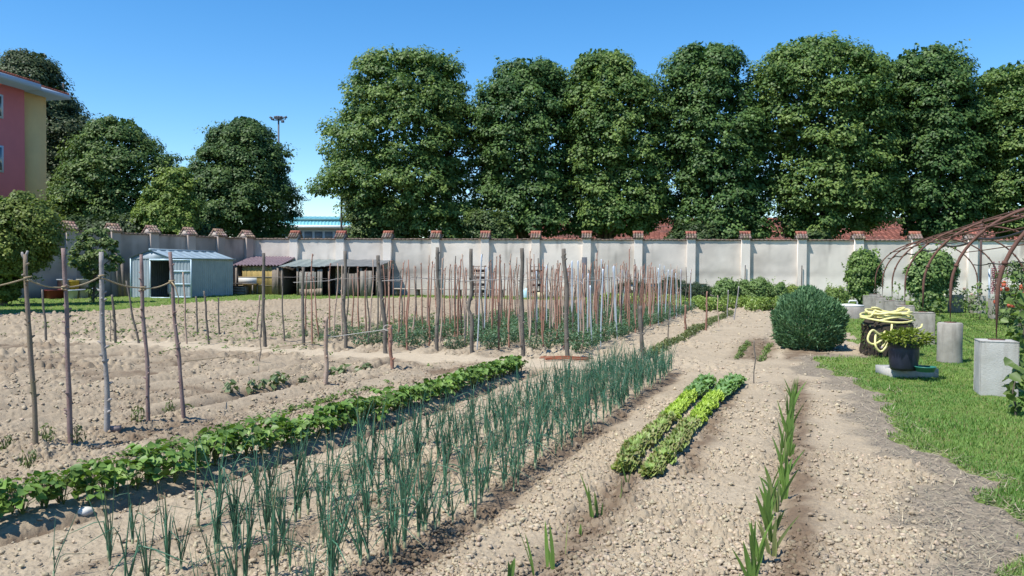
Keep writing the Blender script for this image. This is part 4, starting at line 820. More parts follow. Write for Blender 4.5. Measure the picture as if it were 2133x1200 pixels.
post = [((552, 715), (549, 527), .032, 'dark straight post at the block corner nearest the metal shed', None), ((632, 722), (632, 557), .030, 'dark flat topped post second along the front of the cane block', None),
        ((720, 728), (719, 523), .034, 'tall dark post third along the front of the cane block', None), ((803, 733), (787, 532), .036, 'dark post leaning over toward the sheds', None),
        ((910, 733), (911, 515), .032, 'dead straight grey post between the leaning and the kinked post', None), ((983, 738), (981, 518), .034, 'dark post with a sharp kink halfway up', (.45, -.10)),
        ((1090, 740), (1087, 517), .035, 'dark post with a bent tip, next after the kinked post', None), ((1182, 742), (1174, 518), .037, 'thick tapering post at the front corner nearest the rusty rods', None)]
for k, (b, tp, r, lab, kk) in enumerate(post):
    B = foot(*b); stick('support_post', B, tip(*tp, B), r * 1.1, r * .95, BK['grey'], lab, 'post', 'thick posts along the front of the cane block', .025, 5, 20 + k, kk, n=10)
loose = [((678, 797), (680, 660), .030, 'pale', 'pale whitish stake standing alone in the seedling row'), ((817, 766), (813, 677), .029, 'redbrown', 'reddish stake tied with white twine at the seedling row end'),
         ((1339, 748), (1334, 637), .037, 'grey', 'stout grey stake at the start of the low green row'), ((1428, 695), (1428, 635), .028, 'redbrown', 'reddish stake midway along the low green row'),
         ((1391, 715), (1396, 629), .012, 'grey', 'very thin dark stake in the low green row'), ((1470, 690), (1473, 607), .025, 'redbrown', 'orange red stake far along the low green row'),
         ((1497, 681), (1495, 615), .013, 'pale', 'thin pale stake past the orange red one'), ((1515, 662), (1517, 604), .018, 'ash', 'upright ash grey stake near the potato plants'), ((1529, 666), (1539, 596), .02, 'ash', 'leaning ash grey stake near the potato plants'),
         ((1570, 798), (1571, 710), .008, 'grey', 'thin dark rod standing alone in the bare bed'), ((541, 752), (542, 696), .008, 'grey', 'thin iron rod beside the trodden path'),
         ((96, 713), (88, 603), .024, 'grey', 'short dark stake behind the forked pole'), ((241, 715), (233, 614), .028, 'grey', 'short thick stake behind the ash grey pole'),
         ((289, 716), (263, 585), .022, 'grey', 'short stake leaning strongly, behind the rope'), ((231, 712), (229, 648), .009, 'grey', 'very thin twig beside the short thick stake'),
         ((146, 706), (140, 672), .011, 'grey', 'small crooked twig behind the second roped pole'), ((389, 716), (381, 567), .019, 'pale', 'short pale stake in front of the open shed door'),
         ((412, 698), (408, 617), .021, 'grey', 'short bent stake in front of the long shed wall'), ((435, 718), (425, 606), .021, 'grey', 'short stake with a notched tip before the shed wall'),
         ((457, 697), (455, 620), .019, 'grey', 'smallest of the short stakes before the shed wall'), ((535, 687), (541, 615), .022, 'pale', 'short pale stake beside the corner post'),
         ((544, 706), (547, 619), .018, 'grey', 'thin brown stake hugging the corner post')]
for k, (b, tp, r, m, lab) in enumerate(loose):
    B = foot(*b); stick('garden_stake', B, tip(*tp, B), r * 1.05, r * .85, BK[m], lab, 'stake', 'short stakes about the beds', .012, 5, 60 + k)
# canes among the tomatoes: one mesh per shape, copied along the rows
CM = []
def cane_mesh(kind, k):
    g = np.random.default_rng(300 + k); H = 1.0; n = 13; f = np.linspace(0, 1, n); wob = .004 if kind == 'silver' else .016
    P = np.stack([wob * (np.sin(f * 5 + k) + .6 * np.sin(f * 9 + 2 * k)), wob * np.cos(f * 6 + k), -.05 + 1.05 * f], -1); mb = MB(); r = .0145 if kind == 'silver' else .017
    mb.tube(P, r * (1.15 - .5 * f) if kind != 'silver' else r, 6)
    if kind != 'silver':
        for q in range(7):
            ff = g.uniform(.1, .98); a = g.uniform(0, 6.28); c = np.array([np.interp(ff, f, P[:, i]) for i in range(3)]); d = np.array([math.cos(a), math.sin(a), .7]); mb.tube([c, c + d * g.uniform(.016, .032)], [r * .7, r * .35], 4)
        if k % 3 == 0: c = P[-1]; mb.tube([c - [0, 0, .04], c + [.03, 0, .03]], [.008, .004], 4)
    return mb.mesh('tomato_cane', BK[kind], True)
CANES = {k: [cane_mesh(k, i + 10 * j) for i in range(5)] for j, k in enumerate(('redbrown', 'pale', 'grey', 'silver'))}
CL = {'redbrown': 'thin red brown cane standing among the tomato plants', 'pale': 'thin pale barked cane standing among the tomato plants', 'grey': 'thin dark grey cane standing among the tomato plants', 'silver': 'straight silvery metal pole standing among the tomato plants'}
g = np.random.default_rng(11); rows = [(-10.3, 14.6, 22, .9), (-9.2, 14.2, 26, .8), (-8.15, 14.0, 31, .80), (-7.25, 14.0, 31.5, .74), (-6.35, 14.3, 31.5, .74), (-5.55, 14.3, 31.5, .72), (-4.72, 14.5, 31.5, .72), (-3.92, 14.6, 31.5, .72)]
TOM = []; nt_ = 0
for ri, (cc, ua, ub, st) in enumerate(rows):
    u = ua; top = []
    while u < ub:
        for side in (-.16, .16):
            if g.uniform() < .13 or (ri < 2 and side > 0 and g.uniform() < .45): continue
            uu = u + g.uniform(-.2, .2); q = UC(uu, cc + side + g.uniform(-.06, .06)); z = gz(*q)
            ws = .01 if ri < 4 else .20
            kind = g.choice(['redbrown', 'pale', 'grey', 'silver'], p=[.52 - ws * .5, .30 - ws * .2, .18 - ws * .3, ws]); o = put(CANES[kind][g.integers(5)], 'tomato_cane')
            tag(o, CL[kind], 'cane', kind.replace('redbrown', 'red brown').replace('silver', 'silvery') + ' canes among the tomatoes')
            h = g.normal(1.62, .14) if ri > 1 else g.normal(1.5, .15); o.location = (q[0], q[1], z); o.scale = (1, 1, h); ln = np.array([-side * .28, g.normal(0, .05)]); lx = ln[0] * DC + ln[1] * DU
            o.rotation_euler = (-lx[1] * .5, lx[0] * .5 + g.normal(0, .025), g.uniform(0, 6.28) if kind == 'silver' else 0)
        u += st
    pts = [np.array([*UC(uu, cc + (.13 if kq % 2 else -.13) + g.uniform(-.04, .04)), 1.34 + g.uniform(-.07, .07)]) for kq, uu in enumerate(np.arange(ua - .7, ub + .4, .8))]
    mb = MB(); mb.tube(np.array(pts), .0045, 4)
    tag(mb.build('tie_line', M['twine'] if ri % 2 else mat('dull_twine', (.28, .25, .22), .9)), 'slack twine tied from cane to cane along a tomato row', 'twine', 'twines along the tomato rows')
B = foot(817, 766); th = np.linspace(0, 2 * PI, 16); a = AT(808, 683, B[1]); mb = MB(); mb.tube(a + np.stack([.07 * np.cos(th), 0 * th, .045 * np.sin(th)], -1), .005, 5); mb.tube([a + [.03, 0, 0], a + [.06, -.03, 0], a + [.0, 0, -.02], AT(678, 704, foot(678, 797)[1])], .005, 5)
tag(mb.build('white_twine', M['twine'], None, True), 'white twine stretched from the reddish stake to the pale stake', 'twine')
a = AT(383, 753, NP[4][0][1]); b = AT(541, 728, foot(541, 752)[1]); mb = MB(); mb.tube([a, (a + b) / 2 - [0, 0, .03], b, AT(690, 708, 11.2)], .004, 5); tag(mb.build('line_cord', M['rope'], None, True), 'low brown cord stretched from the bent pole to the iron rod', 'cord')
mb = MB(); p = G(1178, 752)
for k in range(7): q = np.array([R_.uniform(-.04, .04), R_.uniform(-.10, .10), .02 + k * .006]); mb.tube([[-.42 + R_.uniform(-.05, .1), q[1] + R_.uniform(-.05, .05), q[2]], [0, q[1], q[2] + .02], [.42 + R_.uniform(-.1, .05), q[1] + R_.uniform(-.05, .05), q[2]]], .008, 5)
tag(mb.build('iron_rods', mat('red_rust', (.26, .085, .045), .85), None, True, (p[0], p[1], gz(p[0], p[1]))), 'bundle of rust red rods lying on the path before the canes', 'rods')

# ================================================================ vegetables
def onion_mesh(k):
    g = np.random.default_rng(500 + k); mb = MB(); n = g.integers(4, 10); gr = np.array([.045, .125, .068]) * g.uniform(.85, 1.15)
    mb.tube([[0, 0, -.03], [0, 0, .03], [0, 0, .07]], [.011, .010, .007], 6, col=np.array([[.42, .40, .26], [.36, .38, .22], [.10, .17, .09]]))
    for i in range(n):
        a = g.uniform(0, 6.28); L = g.uniform(.26, .52); sp = abs(g.normal(.12, .18)); d = np.array([math.cos(a), math.sin(a), 0]); f = np.linspace(0, 1, 8); bent = g.uniform() < .32
        out = sp * L * f ** 1.4 + .015 * f; up = L * f * (1 - .1 * sp)
        if bent: fb = g.uniform(.45, .75); over = np.maximum(0, f - fb); up = up - 1.5 * L * over; out = out + 1.0 * L * over
        P = d * out[:, None] + np.array([0, 0, 1.]) * (up + .05)[:, None] + np.stack([.008 * np.sin(f * 4 + i), .008 * np.cos(f * 3 + i), 0 * f], -1)
        r = g.uniform(.0028, .0043) * np.array([.8, 1.05, 1.1, 1.05, .95, .8, .55, .15]); c = gr * g.uniform(.75, 1.3); colv = np.array([c * (1.15 if j < 2 else 1) for j in range(8)])
        if g.uniform() < .22: colv[-2:] = [.22, .19, .09]
        mb.tube(P, r, 5, col=colv, cap=False)
    return mb
M['onion'] = mat('onion_leaf', attr=True, rough=.42, spec=.5, rand=.15)
OMB = [onion_mesh(k) for k in range(16)]; ONM = [m.mesh('onion_plant', M['onion'], True) for m in OMB]; ONP = []
OL = ['onion plant in the sparse row beside the bean row', 'onion plant in the second row counted from the beans', 'onion plant in the second row counted from the lettuces', 'onion plant in the row bordering the lettuce bed']
OG = ['onions beside the beans', 'onions of the second row from the beans', 'onions of the second row from the lettuces', 'onions beside the lettuce']
g = np.random.default_rng(12)
for k in (0, 1, 2, 3):
    u = 2.9
    while u < 12.5:
        dens = (.125 if u < 5.5 else .10) if k == 0 else .078
        c = on_row(k * 2 / 3., u) + g.normal(0, .055); q = UC(u, c); ONP.append((math.hypot(*q), k, g.integers(16), (q[0], q[1], gz(*q) + .005), g.uniform(0, 6.28), g.uniform(.5, 1.02)))
        u += dens * g.choice([.45, .6, .8, 1.0, 1.3, 1.9])
ONP.sort(key=lambda t: t[0] if t[3][1] > 3.55 else t[0] + 100)   # the nearest 300 stand as plants of their own, the far tail as one mass
for d_, k, i, p, rz, scl in ONP[:296]: tag(put(ONM[i], 'onion_plant', None, p, rz, scl), OL[k], 'onion', OG[k])
mb = MB()
for d_, k, i, p, rz, scl in ONP[296:]:
    if p[1] < 3.5: continue
    a = OMB[i]; V = np.vstack(a.V) * scl; ca, sa = math.cos(rz), math.sin(rz)
    mb.add(np.stack([V[:, 0] * ca - V[:, 1] * sa, V[:, 0] * sa + V[:, 1] * ca, V[:, 2]], -1) + np.array(p), np.vstack(a.Q), np.vstack(a.T), col=np.vstack(a.C))
tag(mb.build('onion_foliage', M['onion'], None, True), 'far ends of the onion rows growing together near the trodden path', 'onions', kind='stuff')
def bean_mesh(k):
    g = np.random.default_rng(600 + k); mb = MB(); P = []; T = []; N = []; Cc = []; Ls = []
    for i in range(11):
        a = g.uniform(0, 6.28); h = g.uniform(.08, .235); r = g.uniform(.02, .105); c = np.array([math.cos(a) * r, math.sin(a) * r, h]); mb.tube([[0, 0, 0], c * [.4, .4, .75], c], [.003, .0025, .002], 4, col=(.10, .15, .045), cap=False)
        tilt = g.normal(size=3) * .35 + np.array([math.cos(a) * .5, math.sin(a) * .5, 1.0]); col = np.array([.105, .19, .04]) * (1 - (t := np.clip(g.normal(.4, .3), 0, 1))) + np.array([.17, .27, .055]) * t
        for da in (-1.25, 0, 1.25):
            aa = a + da + g.normal(0, .2); P.append(c); T.append([math.cos(aa), math.sin(aa), g.normal(-.25, .25)]); N.append(tilt + g.normal(size=3) * .25); Cc.append(col * g.uniform(.85, 1.15)); Ls.append(g.uniform(.045, .076) * (1.1 if da == 0 else .95))
    Ls = np.array(Ls); blades(mb, np.array(P), np.array(T), np.array(N), Ls, Ls * .82, np.array(Cc)); return mb.mesh('bean_plant', M['leafr'])
BM = [bean_mesh(k) for k in range(10)]; g = np.random.default_rng(13); u = 2.6
while u < 11.75:
    for s in (-.045, .045):
        q = UC(u + g.uniform(-.03, .03), np.interp(u, BEAN_U, BEAN_C) + s + g.normal(0, .025)); o = put(BM[g.integers(10)], 'bean_plant', None, (*q, gz(*q)), g.uniform(0, 6.28), g.uniform(.82, 1.15)); tag(o, 'leafy bush bean plant in the long dense green row', 'bean plant', 'bean plants of the long row')
    u += g.uniform(.10, .15)
def lettuce_mesh(kind, k):
    g = np.random.default_rng(700 + k + (0, 50, 100)[kind]); mb = MB(); n = (30, 36, 20)[kind]; R = (.098, .092, .12)[kind]; Hh = (.125, .115, .13)[kind]
    c0, c1 = ((np.array([.25, .385, .09]), np.array([.23, .18, .09])), (np.array([.29, .42, .045]), np.array([.38, .50, .08])), (np.array([.10, .22, .055]), np.array([.24, .36, .13])))[kind]
    for i in range(n):
        a = i * 2.4 + g.normal(0, .2); lv = i / n; out = R * (1.05 - .70 * lv) * g.uniform(.85, 1.15); hh = Hh * (.40 + .62 * lv) * g.uniform(.8, 1.15); nu, nv = 8, 13
        U_, V_ = np.meshgrid(np.linspace(0, 1, nu), np.linspace(-1, 1, nv)); w = R * (.80, .74, .85)[kind] * (U_ ** .6) * (1 - .2 * lv)
        ph = g.uniform(0, 6.28); fr = (6.5, 8, 3)[kind]
        ruf = (.020, .021, .006)[kind] * U_ ** 1.8 * (np.sin(V_ * fr + ph) + .6 * np.sin(V_ * fr * 1.9 + ph * 2 + U_ * 4))
        edge = 1 - .28 * np.abs(V_) ** 2.5 - (.05 if kind < 2 else 0) * np.sin(V_ * fr * 2.3 + ph)
        rad = out * U_ * edge + .03 * U_ ** 4; z = hh * np.sin(U_ * edge * 2.15) + ruf + .035 * V_ ** 2 * U_; lat = V_ * w + ruf * .5
        x = rad * math.cos(a) - lat * math.sin(a); y = rad * math.sin(a) + lat * math.cos(a)
        t = np.clip((U_ ** 4) * (.85 if kind == 0 else .8) * g.uniform(.3, 1.2) + (.2 * lv * g.uniform(0, 1) if kind == 0 else .2 * lv), 0, 1)[..., None]; col = (c0 * (1 - t) + c1 * t) * g.uniform(.85, 1.15)
        mb.add(np.stack([x, y, z + .005], -1).reshape(-1, 3), gridfaces(nv, nu), col=col.reshape(-1, 3))
    return mb.mesh('lettuce_head', M['leafr'], True)
LM = [[lettuce_mesh(k, j) for j in range(4)] for k in range(3)]; g = np.random.default_rng(14)
for row, (ru, rc_) in enumerate((([6.05, 9.3, 11.4], [-1.24, -1.19, -1.14]), ([5.95, 9.5, 11.6], [-1.0, -.90, -.79]))):
    u = ru[0] + .05; e1, e2 = ((8.15, 9.75) if row == 0 else (8.0, 9.85))
    while u < (11.4 if row == 0 else 11.6):
        kind = 0 if u < e1 else (1 if u < e2 else 2); q = UC(u, np.interp(u, ru, rc_) + g.normal(0, .012)); o = put(LM[kind][g.integers(4)], 'lettuce_head', None, (*q, gz(*q)), g.uniform(0, 6.28), g.uniform(.62, .80) * (1.0 if kind < 2 else 1.25))
        rn = ('row next to the onions', 'row next to the gladioli')[row]
        tag(o, (f'red tinged curly lettuce in the {rn}', f'bright lime green curly lettuce in the {rn}', f'dark green smooth leaved lettuce in the {rn}')[kind], 'lettuce', ('red tinged', 'lime green', 'dark green')[kind] + ' lettuces in the ' + rn)
        u += (.12, .12, .19)[kind] * g.uniform(.9, 1.1)
def sword_fan(nm, B, lv, label, cat, group, seed, pale=False):
    g = np.random.default_rng(seed); mb = MB(); fa = g.uniform(-1.0, 1.0)
    for (h, lean, w) in lv:
        f = np.linspace(0, 1, 9); d = np.array([math.cos(fa), math.sin(fa) * .6, 0]); lat = unit(d * g.uniform(.6, 1.) + np.array([-math.sin(fa), math.cos(fa), 0]) * g.uniform(-.7, .7)); ax = d * (lean * h * f ** 1.5)[:, None] + np.array([0, 0, 1.]) * (h * f * (1 - .10 * abs(lean)))[:, None] + d * g.normal(0, .012) - [0, 0, .02]
        ww = w * np.array([.42, .7, .9, 1, 1, .93, .74, .45, .02]); nn = np.array([.0015, 0, 0]); off = (np.cross(lat, [0, 0, 1.]) * .12)
        V = np.stack([ax - lat * ww[:, None] + off * ww[:, None], ax, ax + lat * ww[:, None] + off * ww[:, None]], 1).reshape(-1, 3)
        F = [[r * 3 + c, r * 3 + c + 1, r * 3 + c + 4, r * 3 + c + 3] for r in range(8) for c in (0, 1)]
        col = (np.array([.125, .21, .045]) if not pale else np.array([.24, .27, .10])) * g.uniform(.8, 1.25); mb.add(V, F, col=col)
    return tag(mb.build(nm, M['leafr'], None, True, B), label, cat, group)
g = np.random.default_rng(15)
for k, u in enumerate((3.5, 3.75, 3.98, 4.12, 4.3, 4.5, 4.66, 4.9, 5.12, 5.3, 5.45, 5.62, 5.8, 5.95, 6.2, 6.38, 6.52, 6.7, 6.9, 7.1, 7.3, 7.5, 7.62, 7.85, 8.1, 8.4, 8.7, 9.0, 9.3, 9.6, 10.0, 10.4, 10.75)):
    q = UC(u, np.interp(u, [3, 5, 7, 11], [-.2, -.15, -.08, -.03]) + g.normal(0, .025)); n = g.integers(4, 7); lv = [(g.uniform(.12, .31) * (1.0 if u < 8 else 1.2), g.normal(0, .26), g.uniform(.009, .0145)) for _ in range(n)]
    sword_fan('gladiolus', (*q, gz(*q)), lv, 'young gladiolus with sword leaves in the row running beside the straw edge', 'gladiolus', 'gladioli of the straw side row', 800 + k, k in (6, 11, 17))
for k, (px, py, lv, lab, pale) in enumerate((
    (1235, 1083, [(.33, -.38, .011), (.24, -.12, .010), (.20, .08, .009)], 'largest gladiolus sprout with three dark leaves below the lettuces', False),
    (1252, 1078, [(.20, -.15, .009), (.12, .1, .006)], 'slim gladiolus leaf right beside the largest sprout', False),
    (1290, 1043, [(.19, .02, .006), (.11, .2, .005)], 'thin pale gladiolus sprout at the lettuce row end', True),
    (1306, 1018, [(.23, -.25, .007), (.22, .22, .007)], 'gladiolus sprout with two spreading leaves touching the lettuces', False),
    (1205, 1118, [(.10, .05, .009), (.07, .1, .008)], 'shortest gladiolus sprout on the damp strip', False),
    (1175, 1158, [(.21, .12, .010)], 'single pale yellow gladiolus leaf', True),
    (1146, 1186, [(.28, -.06, .011), (.27, -.10, .010), (.15, -.22, .010)], 'dark upright gladiolus sprout by the bottom picture edge', False),
    (1113, 1202, [(.25, -.22, .006), (.30, -.35, .005)], 'thin leaning gladiolus sprout by the bottom picture edge', False),
    (1062, 1212, [(.14, .3, .016), (.13, -.1, .012), (.12, .1, .012)], 'broad leaved gladiolus sprout cut by the bottom picture edge', False))):
    B = foot(px, py); sword_fan('gladiolus', B, lv, lab, 'gladiolus', 'gladiolus sprouts below the lettuces', 850 + k, pale)

def leafy(name, mt, W, H, n, L, cA, cB, seed, stems=5, asp=.6, base=.0, up=.5, pts=None):
    """small bushy plant mesh: stems and leaf faces through its volume"""
    g = np.random.default_rng(seed); mb = MB(); D = unit(g.normal(size=(n, 3))); r = g.uniform(.3, 1, (n, 1)) ** .5; P = D * r * [W / 2, W / 2, H / 2] + [0, 0, H / 2 + base]; P[:, 2] = np.maximum(P[:, 2], .01)
    t = np.clip(g.normal(.4, .28, (n, 1)), 0, 1); N = D * .6 + [0, 0, up] + g.normal(size=(n, 3)) * .45; kites(mb, P, N, L * g.uniform(.6, 1.3, n), L * asp * g.uniform(.7, 1.2, n), (np.array(cA) * (1 - t) + np.array(cB) * t), g, droop=.4)
    for k in range(stems): a = g.uniform(0, 6.28); e = np.array([math.cos(a) * W * .3, math.sin(a) * W * .3, H * .8]); mb.tube([[0, 0, -.02], e * [.35, .35, .55], e], [.008 + H * .004, .006, .003], 4, col=(.10, .12, .05), cap=False)
    return mb.mesh(name, mt)
TM = [leafy('tomato_plant', M['leafr'], .50, .34, 330, .062, (.06, .125, .062), (.125, .21, .11), 900 + k, asp=.36) for k in range(7)]; g = np.random.default_rng(16)
for ri, (cc, ua, ub, st) in enumerate(rows):
    u = ua + .1
    while u < ub:
        q = UC(u + g.uniform(-.1, .1), cc + g.uniform(-.08, .08)); s = g.uniform(.75, 1.25) * (1.0 if ri > 2 else (.45, .6, .85)[ri]); o = put(TM[g.integers(7)], 'tomato_plant', None, (*q, gz(*q)), g.uniform(0, 6.28), (s, s, s * g.uniform(.85, 1.15)))
        tag(o, 'dark bluish green feathery tomato plant at the foot of the canes', 'tomato plant', 'tomato plants under the canes'); u += g.uniform(.40, .62)
SM = [leafy('seedling', M['leafr'], .2, .12, 46, .05, (.10, .13, .045), (.17, .20, .07), 930 + k, 2, .45) for k in range(5)]; g = np.random.default_rng(17); u = 14.5
while u < 31:   # the low green row past the stout stake
    q = UC(u, np.interp(u, [14, 20, 37], [-2.5, -2.48, -2.2]) + g.normal(0, .04)); o = put(SM[g.integers(5)], 'seedling', None, (*q, gz(*q)), g.uniform(0, 6.28), g.uniform(.9, 1.6)); tag(o, 'low young plant in the green row from the stout grey stake', 'young plant', 'plants of the low green row'); u += g.uniform(.13, .22)
SM2 = [leafy('seedling', M['leafr'], .12, .09, 30, .045, (.11, .17, .045), (.18, .25, .07), 940 + k, 2, .5) for k in range(4)]
for c0_, nm in ((-.98, 'darker short row in the damp bed'), (-.55, 'paler short row in the damp bed')):
    for u in np.arange(14.8, 17.6, .17): q = UC(u + g.uniform(-.04, .04), c0_ + .25 + (u - 15) * .02 - .27 + g.normal(0, .02)); o = put(SM2[g.integers(4)], 'seedling', None, (*q, gz(*q)), g.uniform(0, 6.28), g.uniform(.8, 1.4)); tag(o, 'tiny seedling in the ' + nm, 'seedling', 'seedlings of the ' + nm)
SM3 = [leafy('courgette_seedling', M['leafr'], .17, .13, 12, .085, (.11, .155, .06), (.20, .25, .12), 950 + k, 3, .75) for k in range(4)]
for u in (7.3, 8.2, 8.5, 8.7, 8.9, 9.05, 9.25, 9.6, 10.3, 10.7, 11.0, 11.3): q = UC(u, -6.48 + g.normal(0, .05)); o = put(SM3[g.integers(4)], 'courgette_seedling', None, (*q, gz(*q)), g.uniform(0, 6.28), g.uniform(.8, 1.3)); tag(o, 'broad leaved seedling in the furrow behind the pale stake', 'seedling', 'broad leaved seedlings by the pale stake')
for k, (px, py) in enumerate(((10, 940), (98, 925), (160, 925), (285, 885), (352, 862), (60, 975))): B = foot(px, py); o = put(SM[k % 5], 'pole_plant', None, B, g.uniform(0, 6), (.75, .75, 1.4)); tag(o, 'spindly young plant at the foot of the roped poles', 'young plant', 'young plants at the roped poles')
PM = [leafy('potato_plant', M['leafr'], .62, .48, 230, .105, (.13, .21, .04), (.27, .35, .085), 960 + k, asp=.6) for k in range(5)]
for k in range(90):
    u = g.uniform(31.8, 37); c = g.uniform(-5.5, 1.2) if k < 66 else g.uniform(-9, -5.5); q = UC(u, c); o = put(PM[g.integers(5)], 'potato_plant', None, (*q, gz(*q)), g.uniform(0, 6.28), g.uniform(.8, 1.25)); tag(o, 'light green potato plant in the patch before the raspberries', 'potato plant', 'potato plants in the far patch')
# weeds
def weeds():
    g = np.random.default_rng(18); P = []
    for cen, n, sp in (((-5.12, 5.2), 90, (.8, .05)), ((-5.15, 7.4), 70, (1.0, .045)), ((-12, 16), 260, (2.2, 3.0)), ((-9.6, 19), 300, (2.5, .8)), ((-8, 25), 200, (3, 1.4)), ((-16, 20), 170, (2.5, 3.5))):
        u = cen[1] + g.normal(0, sp[0], n); c = cen[0] + g.normal(0, sp[1], n); P.append(np.stack([u, c], -1))
    P = np.vstack(P); q = P[:, :1] * DU + P[:, 1:] * DC; d = np.hypot(*q.T); mb = MB(); m = 9; Z = soilz(q[:, 0], q[:, 1]); s = .022 + .0018 * d
    pos = np.stack([q[:, 0], q[:, 1], Z], -1)[:, None] + g.normal(size=(len(q), m, 3)) * np.array([1, 1, .35]) * s[:, None, None] * 1.1 + np.array([0, 0, .03]); n = len(q) * m
    kites(mb, pos.reshape(-1, 3), g.normal(size=(n, 3)) * .4 + [0, 0, 1], np.repeat(s, m) * g.uniform(.8, 1.7, n), np.repeat(s, m) * .7, np.array([.10, .17, .035]) * g.uniform(.6, 1.3, (n, 1)), g)
    tag(mb.build('low_weeds', M['leaf']), 'scattered low green weeds and sprouts in the tilled beds', 'weeds', kind='stuff')
weeds()

# ================================================================ bushes
def bush(name, px, py, W, H, label, cA, cB, seed, n=70, nl=110, L=.1, asp=.6, cat='bush', group=None, Y=None, rc=(.35, .75), D=None, shoots=10):
    B = G(px, py) if Y is None else AT(px, 600, Y); B[2] = 0; g = np.random.default_rng(seed); t = empty(name, B, 0, label, cat, group); mb = MB(); D = D or W
    jr = lambda: g.uniform(.78, 1.12)
    prof = [(H * f, -W / 2 * w * jr(), W / 2 * w * jr()) for f, w in (((.02, .72), (.2, .95), (.45, 1.), (.7, .9), (.88, .66), (1.0, .34)) if cat != 'climber' else ((.03, .3), (.18, .5), (.4, .85), (.65, 1.05), (.85, .95), (1.0, .55)))]
    Cn, rad = crown(mb, 0., prof, n, nl, L, cA, cB, g, D / W, rc, flat=.95, sag=.06, asp=asp)
    for k in range(shoots):
        e = Cn[g.integers(len(Cn))]; d = unit(np.array([e[0], e[1], .5 + g.uniform(0, 1.2)]) + g.normal(size=3) * .3); ln = g.uniform(.25, .55) * min(1, H / 1.6); m_ = 16; q = e + d * np.linspace(.1, ln + .2, m_)[:, None] + g.normal(size=(m_, 3)) * .04
        kites(mb, q, g.normal(size=(m_, 3)) + [0, -.3, .8], L * g.uniform(.7, 1.2, m_), L * asp * .9, np.array(cB) * g.uniform(.8, 1.25, (m_, 1)), g)
    mb.build('foliage', M['leaf'], t)
    st = MB()
    for k in range(7): e = Cn[g.integers(len(Cn))]; st.tube([[e[0] * .15, e[1] * .15, -.05], e * [.5, .5, .5], e], [.02, .014, .006], 5)
    st.build('stem', M['bark'], t, True); return t
RB = 'raspberry bushes along the back wall'
for k, (px, W, H, lab) in enumerate(((1512, 1.6, 1.30, 'raspberry bush at the end nearest the conifer'), (1545, 1.5, 1.18, 'raspberry bush in front of the pillar with the iron bar'), (1580, 1.6, 1.38, 'tallest raspberry bush in the middle of the clump'), (1614, 1.5, 1.15, 'raspberry bush next to the yellowish bush'))):
    bush('raspberry_bush', px, 627, W, H, lab, (.085, .155, .04), (.20, .29, .10), 120 + k, 70, 120, .1, .75, 'bush', RB, 40.5 + (k % 2) * .5)
bush('currant_bush', 1655, 627, 1.7, 1.05, 'yellowish green bush behind the round shrub', (.12, .18, .035), (.27, .34, .07), 130, 60, 110, .1, .7, 'bush', None, 41)
bush('currant_bush', 1742, 622, 1.4, 1.0, 'small pale green bush between the round shrub and the climber', (.10, .17, .04), (.23, .31, .08), 131, 50, 110, .09, .7, 'bush', None, 40.5)
bush('conifer_shrub', 1402, 626, 2.2, 1.35, 'dark feathery conifer shrub behind the last canes', (.022, .045, .022), (.05, .085, .035), 132, 90, 150, .1, .28, 'shrub', None, 42)
bush('conifer_shrub', 1455, 626, 1.7, 1.05, 'lower dark conifer shrub next to the raspberries', (.025, .05, .025), (.055, .095, .04), 133, 60, 150, .1, .28, 'shrub', None, 42)
bush('conifer_shrub', 1318, 626, 2.4, 1.15, 'dark clipped shrub under the long white table', (.02, .04, .02), (.045, .075, .03), 134, 80, 150, .1, .3, 'shrub', None, 43)
def round_shrub():
    B = G(1683, 733); B[2] = gz(B[0], B[1]); t = empty('round_shrub', B, 0, 'big dome shaped dark green shrub standing in the bed corner', 'shrub'); g = np.random.default_rng(140); mb = MB()
    n = 25000; D = unit(g.normal(size=(n, 3))); D[:, 2] = np.where(D[:, 2] < -.9, -D[:, 2], D[:, 2]); D = unit(D); lump = 1 + .07 * np.sin(D[:, 0] * 5 + 1) * np.cos(D[:, 1] * 6) + .05 * np.sin(D[:, 2] * 9 + D[:, 0] * 7)
    r = lump * g.uniform(.62, 1.0, n) ** .45; P = D * r[:, None] * [.66, .66, .65] + [0, 0, .49]; P[:, 2] = np.where(P[:, 2] < .02, g.uniform(.02, .2, n), P[:, 2]); n = len(P); Dn = unit(P - [0, 0, .4])
    Tt = unit(Dn * .9 + [0, 0, .75] + g.normal(size=(n, 3)) * .4); k = np.clip(g.normal(.4, .25, (n, 1)), 0, 1); sz = g.uniform(.05, .085, n); sz = np.where(g.uniform(size=n) < .06, sz * 1.5, sz)
    blades(mb, P, Tt, Dn + g.normal(size=(n, 3)) * .5, sz, sz * .27, np.array([.05, .125, .05]) * (1 - k) + np.array([.19, .32, .15]) * k, .1, .1); mb.build('foliage', mat('glaucous_leaf', attr=True, rough=.55, transl=.12, spec=.35), t)
    st = MB(); [st.tube([[math.cos(a) * .08, math.sin(a) * .08, -.05], [math.cos(a) * .25, math.sin(a) * .25, .4], [math.cos(a) * .4, math.sin(a) * .4, .85]], [.03, .02, .008], 5) for a in np.linspace(0, 6, 8)]; st.build('stem', M['bark'], t, True)
round_shrub()
